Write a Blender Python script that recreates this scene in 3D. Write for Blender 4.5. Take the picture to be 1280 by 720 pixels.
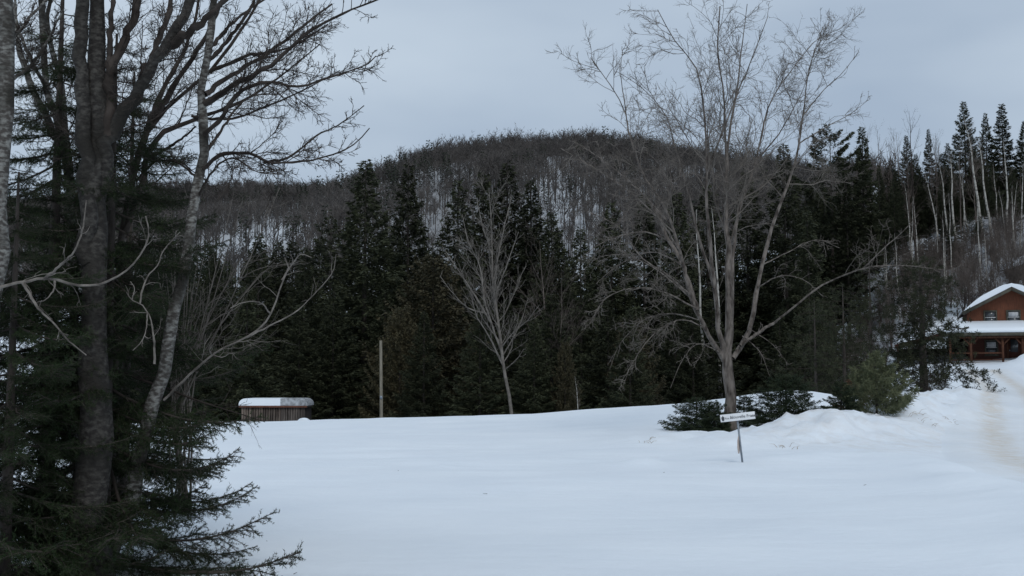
import bpy, bmesh, math, random
import numpy as np
from mathutils import Vector, Matrix

for o in list(bpy.data.objects): bpy.data.objects.remove(o)
S = bpy.context.scene
COL = S.collection
R = math.radians
PI = math.pi

# ---------------------------------------------------------------- camera
F = 1372.0; EYE = 1.7
PITCH = math.atan(110 / F)
cam = bpy.data.cameras.new('camera'); cam.sensor_width = 36; cam.lens = F / 1280 * 36
cam.clip_start = 0.1; cam.clip_end = 4000
co = bpy.data.objects.new('camera', cam); COL.objects.link(co)
co.location = (0, 0, EYE); co.rotation_euler = (PI / 2 + PITCH, 0, 0)
S.camera = co
# ---------------------------------------------------------------- sky
SUN_EL, SUN_AZ = R(44), R(165)       # azimuth clockwise from +Y: behind the camera, a little to the right
W = bpy.data.worlds.new('World'); S.world = W; W.use_nodes = True
n = W.node_tree.nodes; l = W.node_tree.links; n.clear()
out = n.new('ShaderNodeOutputWorld'); mix = n.new('ShaderNodeMixShader')
sky = n.new('ShaderNodeTexSky'); sky.sky_type = 'NISHITA'; sky.sun_disc = False
sky.sun_elevation = SUN_EL; sky.sun_rotation = SUN_AZ; sky.air_density = 1.2; sky.dust_density = 2
b1 = n.new('ShaderNodeBackground'); b1.inputs['Strength'].default_value = 0.06
b2 = n.new('ShaderNodeBackground'); b2.inputs['Strength'].default_value = 1.0
tc = n.new('ShaderNodeTexCoord'); mp = n.new('ShaderNodeMapping'); mp.inputs['Scale'].default_value = (1, 1, 2.6)
mp.inputs['Location'].default_value = (0.37, 0.2, 0.1)
ns = n.new('ShaderNodeTexNoise'); ns.inputs['Scale'].default_value = 2.1; ns.inputs['Detail'].default_value = 4; ns.inputs['Roughness'].default_value = 0.45
cr = n.new('ShaderNodeValToRGB')
cr.color_ramp.elements[0].position = 0.36; cr.color_ramp.elements[0].color = (0.395, 0.49, 0.62, 1)
cr.color_ramp.elements[1].position = 0.64; cr.color_ramp.elements[1].color = (0.59, 0.69, 0.80, 1)
l.new(tc.outputs['Generated'], mp.inputs['Vector']); l.new(mp.outputs['Vector'], ns.inputs['Vector'])
l.new(ns.outputs['Fac'], cr.inputs['Fac']); l.new(cr.outputs['Color'], b2.inputs['Color'])
l.new(sky.outputs['Color'], b1.inputs['Color'])
mix.inputs['Fac'].default_value = 0.9
l.new(b1.outputs[0], mix.inputs[1]); l.new(b2.outputs[0], mix.inputs[2]); l.new(mix.outputs[0], out.inputs['Surface'])
# ---------------------------------------------------------------- sun through cloud
sl = bpy.data.lights.new('sun', 'SUN'); sl.energy = 0.9; sl.angle = R(18); sl.color = (1, 0.975, 0.94)
so = bpy.data.objects.new('sun', sl); COL.objects.link(so); so.location = (-20, -30, 60)
sd = Vector((math.sin(SUN_AZ) * math.cos(SUN_EL), math.cos(SUN_AZ) * math.cos(SUN_EL), math.sin(SUN_EL)))
so.rotation_euler = sd.to_track_quat('Z', 'Y').to_euler()
# ---------------------------------------------------------------- exposure
S.view_settings.view_transform = 'Standard'; S.view_settings.look = 'None'
S.view_settings.exposure = 0.0; S.view_settings.gamma = 1.0; S.view_settings.use_curve_mapping = False
S.render.engine = 'CYCLES'; S.cycles.max_bounces = 6; S.cycles.diffuse_bounces = 3

# ================================================================ helpers
def at(px, py, d):
    """photo pixel -> point at forward distance d"""
    u = (px - 640) / F; v = (360 - py) / F
    c, s = math.cos(PITCH), math.sin(PITCH)
    y = c - v * s; z = s + v * c
    return np.array([u / y * d, d, EYE + z / y * d])

def sm(a, b, x):
    t = np.clip((x - a) / (b - a), 0, 1); return t * t * (3 - 2 * t)

_rs = np.random.RandomState(5)
_lat = _rs.rand(256, 256)
def vnoise(x, y):
    xi = np.floor(x).astype(int); yi = np.floor(y).astype(int); fx = x - xi; fy = y - yi
    fx = fx * fx * (3 - 2 * fx); fy = fy * fy * (3 - 2 * fy)
    a = _lat[xi % 256, yi % 256]; b = _lat[(xi + 1) % 256, yi % 256]
    c = _lat[xi % 256, (yi + 1) % 256]; d = _lat[(xi + 1) % 256, (yi + 1) % 256]
    return (a * (1 - fx) + b * fx) * (1 - fy) + (c * (1 - fx) + d * fx) * fy - 0.5
def fbm(x, y, o=4):
    s = 0; a = 1
    for i in range(o): s = s + a * vnoise(x * 2 ** i + 17 * i, y * 2 ** i + 31 * i); a *= 0.5
    return s

# ---------------------------------------------------------------- terrain height
RIDGE = [(-800, 262), (0, 262), (180, 258), (300, 246), (420, 243), (470, 224), (540, 195), (600, 185), (660, 182), (720, 185), (780, 195),
         (850, 206), (900, 222), (1000, 258), (1100, 285), (2000, 330)]
RX = np.array([(p - 640) / F * 620 for p, q in RIDGE]); RZ = np.array([EYE + (470 - q) / F * 620 for p, q in RIDGE])
# ploughed snow bank: (x, y, height, radius)
BANK = []
for px, py, d, h, r in [(850, 540, 27, .18, 1.5), (885, 532, 26.5, .20, 1.2), (915, 530, 26, .24, 1.1), (950, 528, 26, .26, 1.2), (985, 524, 26.5, .36, 1.3),
                        (1015, 514, 27.5, .5, 1.4), (1045, 507, 28.5, .6, 1.4), (1075, 512, 29, .42, 1.3), (1100, 514, 30, .36, 1.4), (1125, 505, 33, .46, 1.5), (1150, 495, 38, .55, 1.7),
                        (1172, 484, 44, .5, 1.9), (1185, 476, 52, .4, 2.2)]:
    p = at(px, py, d); BANK.append((p[0], p[1], h, r))
BANK = np.array(BANK)
DRV = [(1224, 82.5), (1240, 70), (1256, 58), (1264, 45), (1277, 33), (1305, 24), (1400, 18), (1640, 15), (2300, 13.5)]
DRV = np.array([((p - 640) / F * d, d) for p, d in DRV])
def seg_dist(x, y, pts):
    best = np.full(x.shape, 1e9)
    for (ax, ay), (bx, by) in zip(pts[:-1], pts[1:]):
        dx, dy = bx - ax, by - ay
        t = np.clip(((x - ax) * dx + (y - ay) * dy) / (dx * dx + dy * dy), 0, 1)
        best = np.minimum(best, np.hypot(x - ax - t * dx, y - ay - t * dy))
    return best
def bankw(x, y):
    s = np.zeros_like(x)
    for bx, by, h, r in BANK: s = np.maximum(s, 1.05 * h * np.exp(-(((x - bx) ** 2 + (y - by) ** 2) / (1.25 * r * r)) ** 1.4))
    return s
def H(x, y):
    x = np.asarray(x, float); y = np.asarray(y, float)
    sh = x.shape; x = x.ravel(); y = y.ravel()
    tilt = np.where(x < 0, 0.024, 0.042) * np.clip(x, -30, 11) * sm(12, 45, y) + 0.1 * sm(20, 45, y)
    yc = 47 + 1.2 * np.sin(x * 0.23) + 0.05 * x
    left = tilt - 3.4 * sm(yc, yc + 17, y) + 0.10 * fbm(x / 9, y / 6, 3)
    left += 0.75 * np.exp(-(((x - 10.5) / 4.5) ** 2 + ((y - 39) / 6) ** 2))
    right = np.interp(y, [0, 26, 36, 50, 62, 75, 88, 120], [0, 0.0, .2, .62, 1.1, 1.75, 2.5, 2.7]) + 0.06 * fbm(x / 6, y / 6, 3)
    m = sm(-5, 5, x - (0.3 * y + 1.5))
    z = left * (1 - m) + right * m
    s = (y - 95) * 0.6 + (x - 40) * 0.7
    rise = 0.5 * np.log1p(np.exp(np.clip(s / 3, -40, 40))) * 3
    rise = 30 * (1 - np.exp(-rise / 30 * 1.5)) * sm(0.10, 0.33, x / np.maximum(y, 1))
    rise = rise * (1 - 0.7 * sm(190, 320, y))
    z = z + rise + 0.5 * sm(95, 110, y) * fbm(x / 14, y / 14, 3)
    hill = np.interp(x, RX, RZ) * (sm(150, 640, y) * 0.55 + 0.45 * np.clip((y - 150) / 470, 0, 1)) * (1 - 0.6 * sm(660, 1200, y))
    hill = hill + sm(200, 400, y) * (6 * fbm(x / 60, y / 70, 4))
    z = z + hill * sm(150, 200, y)
    # near relief: drifts, bank
    near = 1 - sm(48, 60, y)
    z = z + near * (0.085 * fbm(x / 3.4, y / 1.6, 3) + 0.016 * fbm(x / 0.9, y / 0.6, 2))
    w = bankw(x, y)
    z = z + w * (1 + 0.6 * fbm(x / 0.8, y / 0.8, 4)) + np.clip(w * 4, 0, 1) * (.24 * np.abs(fbm(x / .5 + 3, y / .5, 3)) - .07 + .14 * vnoise(x / .3, y / .3) * (vnoise(x / 1.7 + 40, y / 1.7) > 0))
    # foreground lip beside the turning area
    dl = seg_dist(x, y, np.array([at(985, 572, 22)[:2], at(1080, 577, 21.5)[:2], at(1170, 590, 19.8)[:2], at(1262, 625, 15.8)[:2], at(1400, 700, 10.5)[:2]]))
    z = z + 0.17 * np.exp(-(dl / 1.15) ** 2) * (1 + 0.8 * fbm(x / 1.1, y / 1.1, 3))
    # driveway is packed lower
    dd = seg_dist(x, y, DRV)
    z = z - 0.10 * (1 - sm(1.9, 3.2, dd)) 
    # shovelled pile in front of the house, at the right
    p = at(1290, 455, 84)
    z = z + 1.1 * np.exp(-(((x - p[0]) / 1.6) ** 2 + ((y - p[1]) / 1.5) ** 2)) * (1 + .5 * fbm(x / .8, y / .8, 3))
    for px, py, d, h, r in [(800, 585, 20.5, .07, .35), (795, 583, 20.9, .06, .3), (812, 584, 20.6, .05, .25), (553, 583, 20.8, .05, .22), (1208, 606, 17, .06, .4)]:
        q = at(px, py, d); z = z + h * np.exp(-((x - q[0]) ** 2 + (y - q[1]) ** 2) / (r * r))
    return z.reshape(sh)
def Hs(x, y): return float(H(np.array([x]), np.array([y]))[0])
_dd = np.concatenate([np.linspace(5, 60, 1100), np.linspace(60, 400, 1700)])
def hit(px, py, dmin=6):
    u = at(px, py, 1.0); X = u[0] * _dd; Z = EYE + (u[2] - EYE) * _dd
    g = H(X, _dd); k = np.where((Z <= g) & (_dd > dmin))[0]
    d = _dd[k[0]] if len(k) else 150.0
    return np.array([u[0] * d, d, Hs(u[0] * d, d)])

# ---------------------------------------------------------------- meshes
def mesh_np(name, V, Q=None, T=None, smooth=True):
    me = bpy.data.meshes.new(name)
    V = np.asarray(V, np.float32)
    nq = 0 if Q is None else len(Q); nt = 0 if T is None else len(T)
    me.vertices.add(len(V)); me.vertices.foreach_set('co', V.ravel())
    loops = np.concatenate(([np.asarray(Q).ravel()] if nq else []) + ([np.asarray(T).ravel()] if nt else [])).astype(np.int32)
    me.loops.add(len(loops)); me.loops.foreach_set('vertex_index', loops)
    me.polygons.add(nq + nt)
    st = np.concatenate([np.arange(nq) * 4, nq * 4 + np.arange(nt) * 3]).astype(np.int32)
    me.polygons.foreach_set('loop_start', st)
    if smooth: me.polygons.foreach_set('use_smooth', np.ones(nq + nt, bool))
    me.update(calc_edges=True); me.validate()
    return me
class Geo:
    def __init__(s): s.V = []; s.Q = []; s.T = []; s.n = 0
    def add(s, V, Q=None, T=None):
        if len(V) == 0: return
        if Q is not None: s.Q.append(np.asarray(Q) + s.n)
        if T is not None: s.T.append(np.asarray(T) + s.n)
        s.V.append(np.asarray(V)); s.n += len(V)
    def mesh(s, name, smooth=True):
        return mesh_np(name, np.concatenate(s.V), np.concatenate(s.Q) if s.Q else None, np.concatenate(s.T) if s.T else None, smooth)
def nrm(a): return a / np.maximum(np.linalg.norm(a, axis=-1, keepdims=True), 1e-9)
def tubes(g, P, Rr, sides):
    """P (B,n,3), Rr (B,n)"""
    if len(P) == 0: return
    B, n_, _ = P.shape
    T = np.empty_like(P); T[:, 1:-1] = P[:, 2:] - P[:, :-2]; T[:, 0] = P[:, 1] - P[:, 0]; T[:, -1] = P[:, -1] - P[:, -2]
    T = nrm(T)
    main = nrm(P[:, -1] - P[:, 0])
    ref = np.where(np.abs(main[:, 2:3]) > 0.75, np.array([[1., 0.2, 0]]), np.array([[0, 0.1, 1.]]))[:, None, :]
    U = nrm(np.cross(T, np.broadcast_to(ref, T.shape))); Wv = np.cross(T, U)
    a = np.arange(sides) / sides * 2 * PI
    V = P[:, :, None, :] + Rr[:, :, None, None] * (np.cos(a)[None, None, :, None] * U[:, :, None, :] + np.sin(a)[None, None, :, None] * Wv[:, :, None, :])
    idx = np.arange(B * n_ * sides).reshape(B, n_, sides)
    A = idx[:, :-1, :]; Bq = np.roll(A, -1, 2); D = idx[:, 1:, :]; C = np.roll(D, -1, 2)
    g.add(V.reshape(-1, 3), np.stack([A, Bq, C, D], -1).reshape(-1, 4))
def kites(g, P, D, Wd):
    """leaf shaped quads: base P, direction*length D, half width vector Wd"""
    N = len(P)
    V = np.stack([P, P + D * 0.45 - Wd, P + D, P + D * 0.45 + Wd], 1).reshape(-1, 3)
    g.add(V, np.arange(N * 4).reshape(N, 4))
def grow(rng, P0, D0, L, n_, wob, up):
    pts = [P0]; D = D0; st = (L / (n_ - 1))[:, None]
    for i in range(n_ - 1):
        D = nrm(D + wob * rng.standard_normal(D.shape) + np.array([0, 0, 1.0]) * up)
        pts.append(pts[-1] + D * st)
    return np.stack(pts, 1)
def spawn(rng, P, Rr, per, t0, t1, ang, lf, n_, wob, up, rr, tip=0.35, labs=None, minr=0.0, rl=0.012):
    """children on every parent; per = children per parent, scaled by relative parent length"""
    B, m, _ = P.shape
    Lp = np.linalg.norm(np.diff(P, axis=1), axis=2).sum(1)
    k = per * np.clip(Lp / Lp.mean(), 0.35, 2.2); k = np.floor(k + rng.rand(B)).astype(int)
    idx = np.repeat(np.arange(B), k); C = len(idx)
    t = t0 + (t1 - t0) * rng.rand(C)
    f = t * (m - 1); i = np.minimum(f.astype(int), m - 2); fr = (f - i)[:, None]
    P0 = P[idx, i] * (1 - fr) + P[idx, i + 1] * fr
    T = nrm(P[idx, i + 1] - P[idx, i])
    Q = nrm(np.cross(T, rng.standard_normal((C, 3))))
    a = np.radians(ang[0] + (ang[1] - ang[0]) * rng.rand(C))[:, None]
    D0 = nrm(np.cos(a) * T + np.sin(a) * Q)
    L = (lf[0] + (lf[1] - lf[0]) * rng.rand(C)) * (Lp[idx] * (1 - 0.65 * t) if labs is None else labs)
    r0 = (Rr[idx, i] * (1 - fr[:, 0]) + Rr[idx, i + 1] * fr[:, 0]) * rr * (0.7 + 0.5 * rng.rand(C)); r0 = np.maximum(np.minimum(r0, rl * L), minr)
    Pn = grow(rng, P0, D0, L, n_, wob, up)
    Rn = r0[:, None] * np.linspace(1, tip, n_)[None, :]
    return Pn, Rn
def resample(pts, n_):
    P = np.array(pts, float)
    if len(P) > 2:
        ext = np.vstack([2 * P[0] - P[1], P, 2 * P[-1] - P[-2]]); o = []
        for k in range(1, len(ext) - 2):
            p0, p1, p2, p3 = ext[k - 1:k + 3]
            for t in np.linspace(0, 1, 10, endpoint=False):
                o.append(0.5 * ((2 * p1) + (-p0 + p2) * t + (2 * p0 - 5 * p1 + 4 * p2 - p3) * t * t + (-p0 + 3 * p1 - 3 * p2 + p3) * t ** 3))
        o.append(P[-1]); P = np.array(o)
    s = np.concatenate([[0], np.cumsum(np.linalg.norm(np.diff(P, axis=0), axis=1))])
    q = np.linspace(0, s[-1], n_)
    return np.stack([np.interp(q, s, P[:, i]) for i in range(3)], 1)

def obj(name, me, mat=None, parent=None):
    o = bpy.data.objects.new(name, me); COL.objects.link(o)
    if mat is not None and me is not None:
        if len(me.materials) == 0: me.materials.append(mat)
    if parent is not None: o.parent = parent
    return o
def tag(o, label, cat, group=None):
    o['label'] = label; o['category'] = cat
    if group: o['group'] = group
    return o
def thing(name, label, cat, loc=(0, 0, 0), rotz=0, group=None):
    o = bpy.data.objects.new(name, None); COL.objects.link(o); o.empty_display_size = 0.2
    o.location = tuple(float(v) for v in loc); o.rotation_euler = (0, 0, rotz)
    return tag(o, label, cat, group)
def box(g, x0, x1, y0, y1, z0, z1):
    V = [(x0, y0, z0), (x1, y0, z0), (x1, y1, z0), (x0, y1, z0), (x0, y0, z1), (x1, y0, z1), (x1, y1, z1), (x0, y1, z1)]
    g.add(V, [(0, 3, 2, 1), (4, 5, 6, 7), (0, 1, 5, 4), (1, 2, 6, 5), (2, 3, 7, 6), (3, 0, 4, 7)])
def boxmesh(name, *b):
    g = Geo(); box(g, *b); return g.mesh(name, False)
def beam(g, p, q, w, h):
    p = np.array(p, float); q = np.array(q, float); t = nrm(q - p)
    ref = np.array([0, 1, 0.]) if abs(t[1]) < 0.9 else np.array([1., 0, 0])
    a = nrm(np.cross(t, ref)) * w / 2; b = nrm(np.cross(t, a)) * h / 2
    V = [p - a - b, p + a - b, p + a + b, p - a + b, q - a - b, q + a - b, q + a + b, q - a + b]
    g.add(V, [(0, 3, 2, 1), (4, 5, 6, 7), (0, 1, 5, 4), (1, 2, 6, 5), (2, 3, 7, 6), (3, 0, 4, 7)])
def prism(name, prof, y0, y1, bevel=0, seg=3, axis='y'):
    """profile in (x,z) extruded along y (or profile in (y,z) along x)"""
    bm = bmesh.new()
    f = (lambda a, b, c: (a, c, b)) if axis == 'y' else (lambda a, b, c: (c, a, b))
    A = [bm.verts.new(f(a, b, y0)) for a, b in prof]; B = [bm.verts.new(f(a, b, y1)) for a, b in prof]
    bm.faces.new(A); bm.faces.new(B[::-1])
    for i in range(len(prof)):
        j = (i + 1) % len(prof); bm.faces.new((A[i], B[i], B[j], A[j]))
    bmesh.ops.recalc_face_normals(bm, faces=bm.faces)
    if bevel: bmesh.ops.bevel(bm, geom=bm.edges[:] + bm.verts[:], offset=bevel, segments=seg, affect='EDGES', profile=0.5)
    me = bpy.data.meshes.new(name); bm.to_mesh(me); bm.free()
    if bevel:
        for p in me.polygons: p.use_smooth = True
    return me

# ---------------------------------------------------------------- materials
def mat(name, c1, c2=None, scale=4.0, rough=0.8, bump=0.0, bscale=None, stretch=(1, 1, 1), detail=5, spec=0.3, lo=0.35, hi=0.65, rand=0.0):
    m = bpy.data.materials.new(name); m.use_nodes = True
    n = m.node_tree.nodes; l = m.node_tree.links; p = n['Principled BSDF']
    p.inputs['Roughness'].default_value = rough; p.inputs['Specular IOR Level'].default_value = spec
    p.inputs['Base Color'].default_value = (*c1, 1)
    tc = n.new('ShaderNodeTexCoord'); mp = n.new('ShaderNodeMapping'); mp.inputs['Scale'].default_value = stretch
    l.new(tc.outputs['Object'], mp.inputs['Vector'])
    if c2 is not None:
        ns = n.new('ShaderNodeTexNoise'); ns.inputs['Scale'].default_value = scale; ns.inputs['Detail'].default_value = detail
        cr = n.new('ShaderNodeValToRGB'); e = cr.color_ramp.elements
        e[0].position = lo; e[0].color = (*c1, 1); e[1].position = hi; e[1].color = (*c2, 1)
        l.new(mp.outputs['Vector'], ns.inputs['Vector']); l.new(ns.outputs['Fac'], cr.inputs['Fac'])
        last = cr.outputs['Color']
        if rand:
            oi = n.new('ShaderNodeObjectInfo'); mr = n.new('ShaderNodeMapRange'); hs = n.new('ShaderNodeHueSaturation')
            mr.inputs['To Min'].default_value = 1 - rand; mr.inputs['To Max'].default_value = 1 + rand
            l.new(oi.outputs['Random'], mr.inputs['Value']); l.new(mr.outputs['Result'], hs.inputs['Value']); l.new(last, hs.inputs['Color']); last = hs.outputs['Color']
        l.new(last, p.inputs['Base Color'])
    if bump:
        nb = n.new('ShaderNodeTexNoise'); nb.inputs['Scale'].default_value = bscale or scale * 3; nb.inputs['Detail'].default_value = 6
        bp = n.new('ShaderNodeBump'); bp.inputs['Strength'].default_value = bump; bp.inputs['Distance'].default_value = 0.02
        l.new(mp.outputs['Vector'], nb.inputs['Vector']); l.new(nb.outputs['Fac'], bp.inputs['Height']); l.new(bp.outputs['Normal'], p.inputs['Normal'])
    return m
M = {}
M['spruce'] = mat('spruce needles', (0.027, 0.032, 0.019), (0.056, 0.061, 0.034), 1.3, 0.7, rand=0.3, spec=.1)
M['spruce_near'] = mat('near spruce needles', (0.013, 0.024, 0.011), (0.036, 0.052, 0.022), 5, 0.7, rand=0.3, spec=.08)
M['fir'] = mat('young fir needles', (0.016, 0.026, 0.015), (0.045, 0.056, 0.030), 4, 0.7, spec=.1)
M['cedar'] = mat('cedar sprays', (0.034, 0.032, 0.016), (0.068, 0.056, 0.027), 1.5, 0.75, rand=0.25)
M['pine'] = mat('pine needles', (0.072, 0.086, 0.048), (0.16, 0.17, 0.095), 5, 0.7, spec=.1)
M['rust'] = mat('rusty dead needles', (0.07, 0.030, 0.012), (0.12, 0.055, 0.022), 5, 0.8)
M['sbark'] = mat('spruce bark', (0.028, 0.023, 0.02), (0.075, 0.063, 0.054), 9, 0.9, 0.6, 30, (1, 1, 0.4))
M['bark'] = mat('grey bark', (0.045, 0.036, 0.03), (0.185, 0.16, 0.14), 9, 0.9, 1.0, 22, (1, 1, 0.3), 8, lo=.36, hi=.62)
M['twig'] = mat('grey twigs', (0.085, 0.073, 0.062), (0.19, 0.168, 0.148), 3, 0.85, spec=.15)
M['pale'] = mat('pale poplar bark', (0.095, 0.084, 0.073), (0.20, 0.18, 0.158), 3, 0.85)
M['brown'] = mat('brown twigs', (0.08, 0.064, 0.055), (0.145, 0.12, 0.104), 2, 0.85, rand=0.2)
M['dead'] = mat('weathered dead wood', (0.075, 0.065, 0.056), (0.22, 0.196, 0.172), 11, 0.85, 0.5, 40, (1, 1, 1))
M['darktwig'] = mat('dark twigs', (0.026, 0.021, 0.018), (0.066, 0.055, 0.048), 6, 0.9, spec=.1)
M['hill'] = mat('far bare wood', (0.050, 0.045, 0.042), (0.118, 0.106, 0.098), 0.03, 0.9, detail=8)
M['hillgreen'] = mat('far evergreens', (0.02, 0.026, 0.018), (0.04, 0.045, 0.03), 0.05, 0.9)
def bark_bands(name, light, dark, moss, zs, lo, hi):
    m = mat(name, dark, light, 20, 0.85, 0.8, 30, (1, 1, zs), 8, lo=lo, hi=hi)
    n = m.node_tree.nodes; l = m.node_tree.links; p = n['Principled BSDF']
    src = p.inputs['Base Color'].links[0].from_socket
    ns = n.new('ShaderNodeTexNoise'); ns.inputs['Scale'].default_value = 2.2; ns.inputs['Detail'].default_value = 6
    tc = n.new('ShaderNodeTexCoord'); l.new(tc.outputs['Object'], ns.inputs['Vector'])
    cr = n.new('ShaderNodeValToRGB'); cr.color_ramp.elements[0].position = 0.48; cr.color_ramp.elements[1].position = 0.62
    mx = n.new('ShaderNodeMix'); mx.data_type = 'RGBA'; mx.inputs['B'].default_value = (*moss, 1)
    l.new(ns.outputs['Fac'], cr.inputs['Fac']); l.new(cr.outputs['Color'], mx.inputs['Factor']); l.new(src, mx.inputs['A'])
    l.new(mx.outputs['Result'], p.inputs['Base Color'])
    return m
M['birch_near'] = bark_bands('near birch bark', (0.23, 0.225, 0.205), (0.06, 0.053, 0.047), (0.028, 0.025, 0.02), 1.9, 0.42, 0.64)
M['poplar_near'] = bark_bands('near dark poplar bark', (0.07, 0.065, 0.057), (0.022, 0.019, 0.017), (0.018, 0.016, 0.013), 1.5, 0.42, 0.66)
M['birch'] = mat('far birch bark', (0.10, 0.088, 0.076), (0.44, 0.42, 0.38), 1.2, 0.8, stretch=(1, 1, 2), lo=0.36, hi=0.50)
M['wall'] = mat('red brown boards', (0.085, 0.030, 0.016), (0.165, 0.056, 0.027), 5, 0.75, 0.4, 8, (9, 9, 0.35))
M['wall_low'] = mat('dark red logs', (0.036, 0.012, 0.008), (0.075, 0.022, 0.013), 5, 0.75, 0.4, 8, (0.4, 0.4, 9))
M['timber'] = mat('orange brown timber', (0.055, 0.022, 0.012), (0.115, 0.046, 0.024), 4, 0.75, 0.3, 10, (5, 5, 0.6))
M['trim'] = mat('dark green grey trim', (0.05, 0.048, 0.038), (0.085, 0.08, 0.06), 4, 0.7)
M['dark'] = mat('painted interior shade', (0.012, 0.010, 0.009), (0.02, 0.016, 0.014), 2, 0.9)  # near-black colour standing in for the shade inside porch and sheds
M['roof'] = mat('dark shingles', (0.035, 0.03, 0.028), (0.07, 0.06, 0.055), 6, 0.85)
M['curtain'] = mat('pale curtain', (0.35, 0.36, 0.37), (0.55, 0.56, 0.57), 8, 0.9, stretch=(6, 1, .5))
M['plank'] = mat('weathered planks', (0.05, 0.036, 0.030), (0.17, 0.138, 0.115), 3, 0.85, 0.5, 12, (3, 3, 0.5), rand=0.5)
M['plankgrey'] = mat('grey old planks', (0.045, 0.038, 0.034), (0.10, 0.085, 0.075), 3, 0.9, 0.5, 12, (3, 3, 0.5), rand=0.35)
M['rusttrim'] = mat('rusty red edge board', (0.085, 0.035, 0.022), (0.15, 0.065, 0.042), 4, 0.8)
M['tarp'] = mat('worn grey roofing', (0.17, 0.175, 0.18), (0.42, 0.44, 0.46), 5, 0.8, 0.4, 12)
M['postwood'] = mat('weathered pole', (0.12, 0.105, 0.078), (0.235, 0.21, 0.165), 5, 0.9, 0.4, 14, (4, 4, 0.4))
M['signwhite'] = mat('white sign face', (0.68, 0.69, 0.70), (0.78, 0.78, 0.78), 6, 0.45)
M['ink'] = mat('faded black lettering', (0.07, 0.075, 0.085), None)
M['steel'] = mat('dull steel post', (0.16, 0.19, 0.23), (0.28, 0.31, 0.34), 9, 0.5); M['steel'].node_tree.nodes['Principled BSDF'].inputs['Metallic'].default_value = 0.4
M['plateback'] = mat('stained plate', (0.38, 0.30, 0.26), (0.5, 0.42, 0.36), 6, 0.6)
M['wire'] = mat('cable', (0.03, 0.03, 0.03), None)
M['straw'] = mat('dry grass', (0.25, 0.17, 0.09), (0.38, 0.28, 0.16), 5, 0.9)
gl = bpy.data.materials.new('window glass'); gl.use_nodes = True; M['glass'] = gl
q = gl.node_tree.nodes['Principled BSDF']; q.inputs['Base Color'].default_value = (0.05, 0.055, 0.06, 1); q.inputs['Roughness'].default_value = 0.06; q.inputs['Specular IOR Level'].default_value = 0.8

def snow_mat(name, attr=None, stain=(0.55, 0.46, 0.37)):
    m = bpy.data.materials.new(name); m.use_nodes = True
    n = m.node_tree.nodes; l = m.node_tree.links; p = n['Principled BSDF']
    p.inputs['Roughness'].default_value = 0.6; p.inputs['Specular IOR Level'].default_value = 0.25
    tc = n.new('ShaderNodeTexCoord')
    a = n.new('ShaderNodeTexNoise'); a.inputs['Scale'].default_value = 0.5; a.inputs['Detail'].default_value = 6
    cr = n.new('ShaderNodeValToRGB'); cr.color_ramp.elements[0].position = 0.3; cr.color_ramp.elements[0].color = (0.775, 0.825, 0.875, 1)
    cr.color_ramp.elements[1].position = 0.7; cr.color_ramp.elements[1].color = (0.83, 0.875, 0.915, 1)
    l.new(tc.outputs['Object'], a.inputs['Vector']); l.new(a.outputs['Fac'], cr.inputs['Fac'])
    last = cr.outputs['Color']
    if attr:
        at_ = n.new('ShaderNodeAttribute'); at_.attribute_name = attr
        n2 = n.new('ShaderNodeTexNoise'); n2.inputs['Scale'].default_value = 2.2; n2.inputs['Detail'].default_value = 9; n2.inputs['Roughness'].default_value = 0.7
        l.new(tc.outputs['Object'], n2.inputs['Vector'])
        c2 = n.new('ShaderNodeValToRGB'); c2.color_ramp.elements[0].position = 0.40; c2.color_ramp.elements[1].position = 0.72
        l.new(n2.outputs['Fac'], c2.inputs['Fac'])
        mu = n.new('ShaderNodeMath'); mu.operation = 'MULTIPLY'; l.new(at_.outputs['Fac'], mu.inputs[0]); l.new(c2.outputs['Color'], mu.inputs[1])
        mx = n.new('ShaderNodeMix'); mx.data_type = 'RGBA'; mx.inputs['B'].default_value = (*stain, 1)
        l.new(mu.outputs[0], mx.inputs['Factor']); l.new(last, mx.inputs['A']); last = mx.outputs['Result']
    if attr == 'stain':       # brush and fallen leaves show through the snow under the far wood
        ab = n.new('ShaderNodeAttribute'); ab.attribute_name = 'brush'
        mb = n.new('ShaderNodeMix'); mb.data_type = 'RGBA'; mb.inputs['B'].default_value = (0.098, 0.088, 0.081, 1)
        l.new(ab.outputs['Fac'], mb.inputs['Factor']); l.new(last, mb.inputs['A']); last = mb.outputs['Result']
    l.new(last, p.inputs['Base Color'])
    b = n.new('ShaderNodeTexNoise'); b.inputs['Scale'].default_value = 5; b.inputs['Detail'].default_value = 7; b.inputs['Roughness'].default_value = 0.6
    l.new(tc.outputs['Object'], b.inputs['Vector'])
    bb = n.new('ShaderNodeTexNoise'); bb.inputs['Scale'].default_value = 1.0; bb.inputs['Detail'].default_value = 5
    mw = n.new('ShaderNodeMapping'); mw.inputs['Scale'].default_value = (.7, 2.6, 1); mw.inputs['Rotation'].default_value = (0, 0, .25)
    l.new(tc.outputs['Object'], mw.inputs['Vector']); l.new(mw.outputs['Vector'], bb.inputs['Vector'])
    ad = n.new('ShaderNodeMath'); ad.operation = 'MULTIPLY_ADD'; ad.inputs[1].default_value = 1.6; l.new(bb.outputs['Fac'], ad.inputs[0]); l.new(b.outputs['Fac'], ad.inputs[2])
    bp = n.new('ShaderNodeBump'); bp.inputs['Strength'].default_value = 0.5; bp.inputs['Distance'].default_value = 0.03
    l.new(ad.outputs[0], bp.inputs['Height']); l.new(bp.outputs['Normal'], p.inputs['Normal'])
    return m
M['snow'] = snow_mat('snow', 'stain'); M['snow_roof'] = snow_mat('roof snow'); M['drive'] = snow_mat('packed driveway snow', 'track', (0.66, 0.61, 0.54))
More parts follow.
